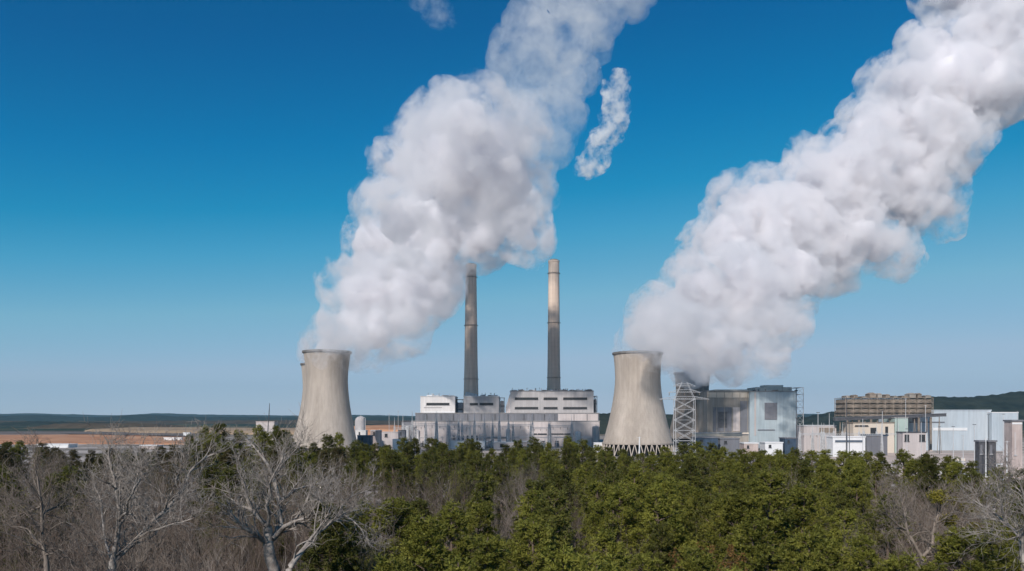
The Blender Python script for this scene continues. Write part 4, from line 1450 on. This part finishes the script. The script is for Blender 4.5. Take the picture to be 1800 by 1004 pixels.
# and the rest of the wood between them, row behind row
D = 40.0
while D < 232:
    px = -110 + rngf.uniform(0, 40)
    sp = 6.0 if D < 90 else (8.0 if D < 140 else 11.5)
    while px < 1930:
        d = D + rngf.uniform(-2.2, 2.2)
        if d < edge_distance(px) - 12 and clear_of(X(px, d), d, sp * .62):
            g = ground_z(X(px, d), d)
            cap = Z(skyline(px) + 12, d)
            top = min(cap, 35.0 + rngf.uniform(-2.6, 1.6) + (1.0 if px < 600 else 0))
            u = rngf.random()
            if d < 78:
                if px < 530:
                    k = 'bare' if u < .93 else 'pine'
                elif px < 1240:
                    k = 'pine' if u < .89 else 'bare'; top -= .5
                elif px < 1500:
                    k = 'pine'; top -= 1.2
                else:
                    k = 'bare' if u < .85 else 'pine'; top -= 1.5
            elif d < 135:
                if px < 700:
                    k = 'bare' if u < .86 else 'pine'
                elif px < 880:
                    k = 'bare' if u < .5 else 'pine'
                elif px < 1060:
                    k = 'bare' if u < .2 else 'pine'
                elif px < 1530:
                    k = 'pine' if u < .96 else 'bare'
                else:
                    k = 'bare' if u < .8 else 'pine'
                    top -= .8
            else:
                k = 'pine' if u < (.6 if px < 620 else .93) else 'bare'
            if k == 'pine':
                col = (2 if u < .35 else 1) if px < 600 else (0 if (u * 7) % 1 < (.75 if px > 1000 or d < 90 else .35) else 1)
                put('pine', col, px, d, top, rngf.uniform(.85, 1.15))
            else:
                st = rngf.choice(['spread', 'tall', 'fan', 'tall', 'spread'])
                put(st, 0 if rngf.random() < .55 else 1, px, d, top + .4, rngf.uniform(.8, 1.1))
        px += sp * F / d * rngf.uniform(.85, 1.2)
    D += sp * .92

marks = [(-400, 'field edge', ''), (200, 'clay field', ''), (468, 'crane', ''), (575, 'tan cooling tower', ''), (770, 'white boiler house', ''), (973, 'sunlit chimney', ''), (1121, 'broad cooling tower', ''),
         (1203, 'lattice pylon', ''), (1360, 'blue grey hall', ''), (1560, 'coal frame', ''), (1733, 'white lamp mast', ''), (9999, '', '')]
bands = [(0, 56, 'nearest row'), (56, 80, 'second row'), (80, 112, 'third row'), (112, 150, 'fourth row'), (150, 192, 'fifth row'), (192, 400, 'farthest row')]
colour = {('pine', 0): 'olive pine', ('pine', 1): 'dark green pine', ('pine', 2): 'brownish pine'}
for st in ('spread', 'fan', 'tall'):
    for c in (0, 1):
        colour[(st, c)] = ('grey' if c == 0 else 'brown') + {'spread': ' spreading bare tree', 'fan': ' brushy bare tree', 'tall': ' slim bare tree'}[st]
cells = {}
plan.sort(key=lambda p: p[2])
for i, (kind, col, px, D, top, wf) in enumerate(plan):
    x, y = X(px, D), D
    g = ground_z(x, y) - 0.15
    h = top - g
    pr = protos[(kind, col)]
    tr, cr = pr[(i * 5 + int(D)) % len(pr)]
    li = max(k for k, mk in enumerate(marks) if px >= mk[0])
    bd = next(b[2] for b in bands if b[0] <= D < b[1])
    cell = (colour[(kind, col)], bd, li)
    cells[cell] = cells.get(cell, 0) + 1
    n = cells[cell]
    lab = '%s in the %s, %s beyond the %s' % (colour[(kind, col)], bd, ords[n - 1], marks[li][1])
    o = empty('pine_tree' if kind == 'pine' else 'bare_tree', lab, 'pine tree' if kind == 'pine' else 'bare tree', (x, y, g), rngf.uniform(0, 6.28),
              'pines of the wood' if kind == 'pine' else 'leafless trees of the wood')
    s = h / 20.0
    w = (s ** .5) * wf * ((1.18 if D < 130 else 1.08) if kind == 'pine' else .95)
    o.scale = (w, w, s)
    link('trunk', tr, o)
    link('crown', cr, o)
print('TREES', len(plan), sum(1 for p in plan if p[0] == 'pine'))


# trees whose limbs the photograph shows one by one: limbs given as (photo x, photo y, distance offset)
def hero(label, D, limbs, mat, seed, radii, name='bare_tree', lvl=3, group='leafless trees of the wood', twig=(5, 4), dens=0.85, trunk_n=1):
    rng = np.random.default_rng(seed)
    base = P(limbs[0][0][0], limbs[0][0][1], D)
    gx, gy = base.x, base.y
    g = ground_z(gx, gy) - .2
    root = empty(name, label, 'bare tree', (gx, gy, g), group=group)
    trunk, crown = [], []
    for li, (ln, r0) in enumerate(zip(limbs, radii)):
        pts = [np.array(P(a, b, D + c)) - np.array([gx, gy, g]) for a, b, c in ln]
        # soften with midpoints
        fine = []
        for a, b in zip(pts, pts[1:]):
            L = np.linalg.norm(b - a)
            fine += [a, (a + b) / 2 + rng.normal(size=3) * L * .04]
        fine.append(pts[-1])
        if li < trunk_n:
            fine = [np.array([fine[0][0] * .3, 0, 0]), (fine[0] + np.array([0, 0, 0])) * .55] + fine
        n = len(fine)
        rad = [max(.012, r0 * (1 - .8 * i / (n - 1)) if li >= trunk_n else r0 * (1.25 - .45 * i / (n - 1))) for i in range(n)]
        (trunk if li < trunk_n else crown).append((fine, rad))
        if li >= trunk_n:
            k = int((6 + 3 * len(ln)) * dens)
            for j in range(k):
                t = (j + rng.uniform(.3, 1)) / k
                f = t * (n - 1)
                q = min(int(f), n - 2)
                p = fine[q] + (fine[q + 1] - fine[q]) * (f - q)
                b_ = unit(fine[q + 1] - fine[q])
                e = unit(b_ * .8 + unit(np.cross(b_, rng.normal(size=3))) * .8 + np.array([0, 0, .3]))
                grow(p, e, rng.uniform(1.3, 3.2) * (1.1 - .65 * t), max(.024, r0 * .42 * (1 - .6 * t)), lvl - 1, crown, rng, twig, up=.2, spread=.85, kink=.27)
    V, Fc = lines_mesh(trunk)
    link('trunk', np_mesh('trunk', V, Fc, mat, True), root)
    V, Fc = lines_mesh(crown)
    link('crown', np_mesh('crown', V, Fc, mat, True), root)
    return root, g


hero('pale many-limbed bare tree spreading wide, nearest the tan cooling tower', 58,
     [[(482, 1000, 0), (472, 958, 0), (470, 925, 0)], [(470, 955, 0), (448, 939, -1), (427, 927, -2), (412, 909, -2.5), (400, 890, -3)], [(470, 924, 0), (445, 897, 1), (421, 888, 2), (395, 870, 2.5)],
      [(478, 948, 0), (494, 924, 1), (491, 882, 1), (479, 836, 2), (455, 795, 2), (433, 772, 3)], [(488, 940, 0), (515, 918, -2), (542, 909, -3), (560, 880, -4)], [(470, 925, 0), (468, 890, -1), (474, 850, -2), (500, 800, -2)],
      [(491, 882, 1), (520, 860, 3), (560, 850, 4), (582, 842, 5)], [(515, 918, -2), (540, 880, -1), (548, 850, 0)], [(479, 836, 2), (510, 800, 3), (530, 775, 3)], [(445, 897, 1), (430, 850, 0), (415, 800, 0)]],
     pale_bark, 5, [.40, .20, .17, .24, .19, .15, .12, .10, .10, .11])
hero('tall pale bare tree with one long bough slanting away from the clay field', 50,
     [[(196, 1000, 0), (197, 985, 0)], [(197, 990, 0), (209, 924, 0), (206, 873, 0), (200, 838, 0), (191, 800, 0), (189, 775, 0)], [(197, 990, 0), (242, 948, 1), (288, 900, 2), (333, 830, 3), (360, 805, 4), (394, 788, 5)],
      [(209, 915, 0), (224, 900, -1), (233, 867, -2), (246, 845, -2), (250, 815, -2)], [(242, 948, 1), (280, 930, -1), (320, 918, -2), (350, 905, -3)], [(206, 873, 0), (216, 862, 1), (222, 848, 1)],
      [(288, 900, 2), (305, 860, 1), (318, 820, 1), (330, 800, 0)], [(197, 985, 0), (182, 930, 2), (178, 880, 3), (165, 850, 4)], [(233, 867, -2), (243, 830, -1), (240, 795, 0)]],
     pale_bark, 6, [.25, .17, .17, .10, .10, .07, .09, .09, .07], dens=1.0)
hero('thin pale bare tree with crooked crown at the edge of the wood below the field', 46,
     [[(82, 1000, 0), (80, 975, 0)], [(80, 978, 0), (74, 912, 0), (70, 870, 0), (66, 840, 0), (60, 812, 0)], [(78, 960, 0), (50, 930, 1), (20, 925, 2), (-10, 905, 3)], [(74, 905, 0), (100, 890, 1), (122, 870, 2)], [(80, 975, 0), (105, 965, -1), (125, 985, -2)],
      [(72, 890, 0), (45, 900, 1), (0, 930, 2)]],
     grey_bark, 7, [.16, .12, .08, .06, .07, .06], dens=.9)
hero('leaning pale broken trunk reaching across the young pines below the tan cooling tower', 50,
     [[(508, 1000, 0), (515, 990, 0)], [(510, 996, 0), (536, 963, 1), (560, 935, 2), (582, 918, 3), (605, 905, 4), (632, 896, 5)], [(582, 918, 3), (600, 890, 4), (618, 872, 4), (650, 860, 5)], [(605, 905, 4), (635, 930, 3), (655, 962, 3)],
      [(560, 935, 2), (570, 900, 1), (560, 870, 1)]],
     pale_bark, 8, [.20, .19, .08, .07, .06], dens=.6)
r, g = hero('grey bare tree bearing yellow green mistletoe balls below the white lamp mast', 60,
     [[(1625, 1000, 0), (1622, 979, 0)], [(1622, 982, 0), (1594, 932, 0), (1589, 898, 0), (1580, 860, 1)], [(1622, 979, 0), (1640, 940, 1), (1652, 900, 2), (1655, 872, 2)], [(1711, 1004, 0), (1689, 979, 0), (1655, 972, 0), (1628, 979, 0)],
      [(1640, 940, 1), (1612, 918, 2), (1590, 905, 3)], [(1652, 905, 2), (1700, 930, 1), (1740, 955, 0)], [(1594, 932, 0), (1560, 905, -1), (1545, 870, -2)], [(1645, 920, 1), (1672, 905, 0), (1690, 870, 0)]],
     grey_bark, 9, [.22, .15, .14, .13, .09, .09, .09, .08])
for a, b, rr in ((1648, 873, .62), (1668, 914, .5), (1698, 893, .42), (1712, 925, .35), (1676, 880, .3)):
    rng = np.random.default_rng(int(a))
    n = int(520 * rr)
    d = rng.normal(size=(n, 3)); d /= np.linalg.norm(d, axis=1, keepdims=True)
    c = np.array(P(a, b, 61)) - np.array(r.location) + d * rr * rng.uniform(.3, 1.1, (n, 1)) * np.array([1.2, 1, .8])
    V, Fc = needles(c, d, rng, 4, .16, .035)
    link('mistletoe_clump', np_mesh('mistletoe_clump', V, Fc, mistle), r)
hero('white boughed bare tree leaning inward below the pinkish tower block', 52,
     [[(1800, 1000, 0), (1797, 976, 0)], [(1797, 978, 0), (1792, 943, 0), (1767, 918, 1), (1740, 895, 2), (1711, 879, 3)], [(1797, 976, 0), (1808, 920, -1), (1800, 870, -1), (1790, 840, -1)], [(1767, 918, 1), (1760, 880, 0), (1752, 850, 0)],
      [(1792, 943, 0), (1770, 950, -1), (1730, 935, -2)]],
     pale_bark, 10, [.20, .15, .11, .08, .06], dens=.9)

# a small oak still holding its dead leaves
rng = np.random.default_rng(3)
ln = []
root = empty('brown_leaf_tree', 'small oak still holding rust coloured dead leaves between the young pines', 'tree', (X(1243, 57), 57, ground_z(X(1243, 57), 57) - .2))
hh = Z(925, 57) - root.location.z
tr = [np.array([0, 0, 0]), np.array([.1, 0, hh * .4]), np.array([.0, .1, hh * .75])]
V, Fc = lines_mesh([(tr, [.15, .12, .09])])
link('trunk', np_mesh('trunk', V, Fc, brown_bark, True), root)
for i in range(8):
    grow(tr[-1] - np.array([0, 0, rng.uniform(0, 3)]), (math.cos(i * 2.4), math.sin(i * 2.4), .8), 2.2, .05, 2, ln, rng, (5, 5), up=.2)
V1, F1 = lines_mesh(ln)
c = np.vstack([l[0][-1] + rng.normal(size=3) * .12 for l in ln for _ in range(7)])
V2, F2 = needles(c, rng.normal(size=c.shape) * .5, rng, 4, .17, .045)
V = np.vstack([V1, V2]); Fc = np.vstack([F1, F2 + len(V1)])
link('crown', np_mesh('crown', V, Fc, [brown_bark, russet], False, np.r_[np.zeros(len(F1), int), np.ones(len(F2), int)]), root)

# ------------------------------------------------------------------ the air between here and the hills
hz_m = bpy.data.materials.new('haze_air')
hz_m.use_nodes = True
nt = hz_m.node_tree
nt.nodes.clear()
ho = nt.nodes.new('ShaderNodeOutputMaterial')
hv = nt.nodes.new('ShaderNodeVolumePrincipled')
hv.inputs['Color'].default_value = (0.45, 0.80, 1.0, 1)
hv.inputs['Density'].default_value = 0.000026
hv.inputs['Anisotropy'].default_value = 0.2
nt.links.new(hv.outputs[0], ho.inputs['Volume'])
m = MB()
m.box(-17500, 17500, -17500, 17500, -9, 760)
tag(m.build('haze', hz_m), kind='stuff')
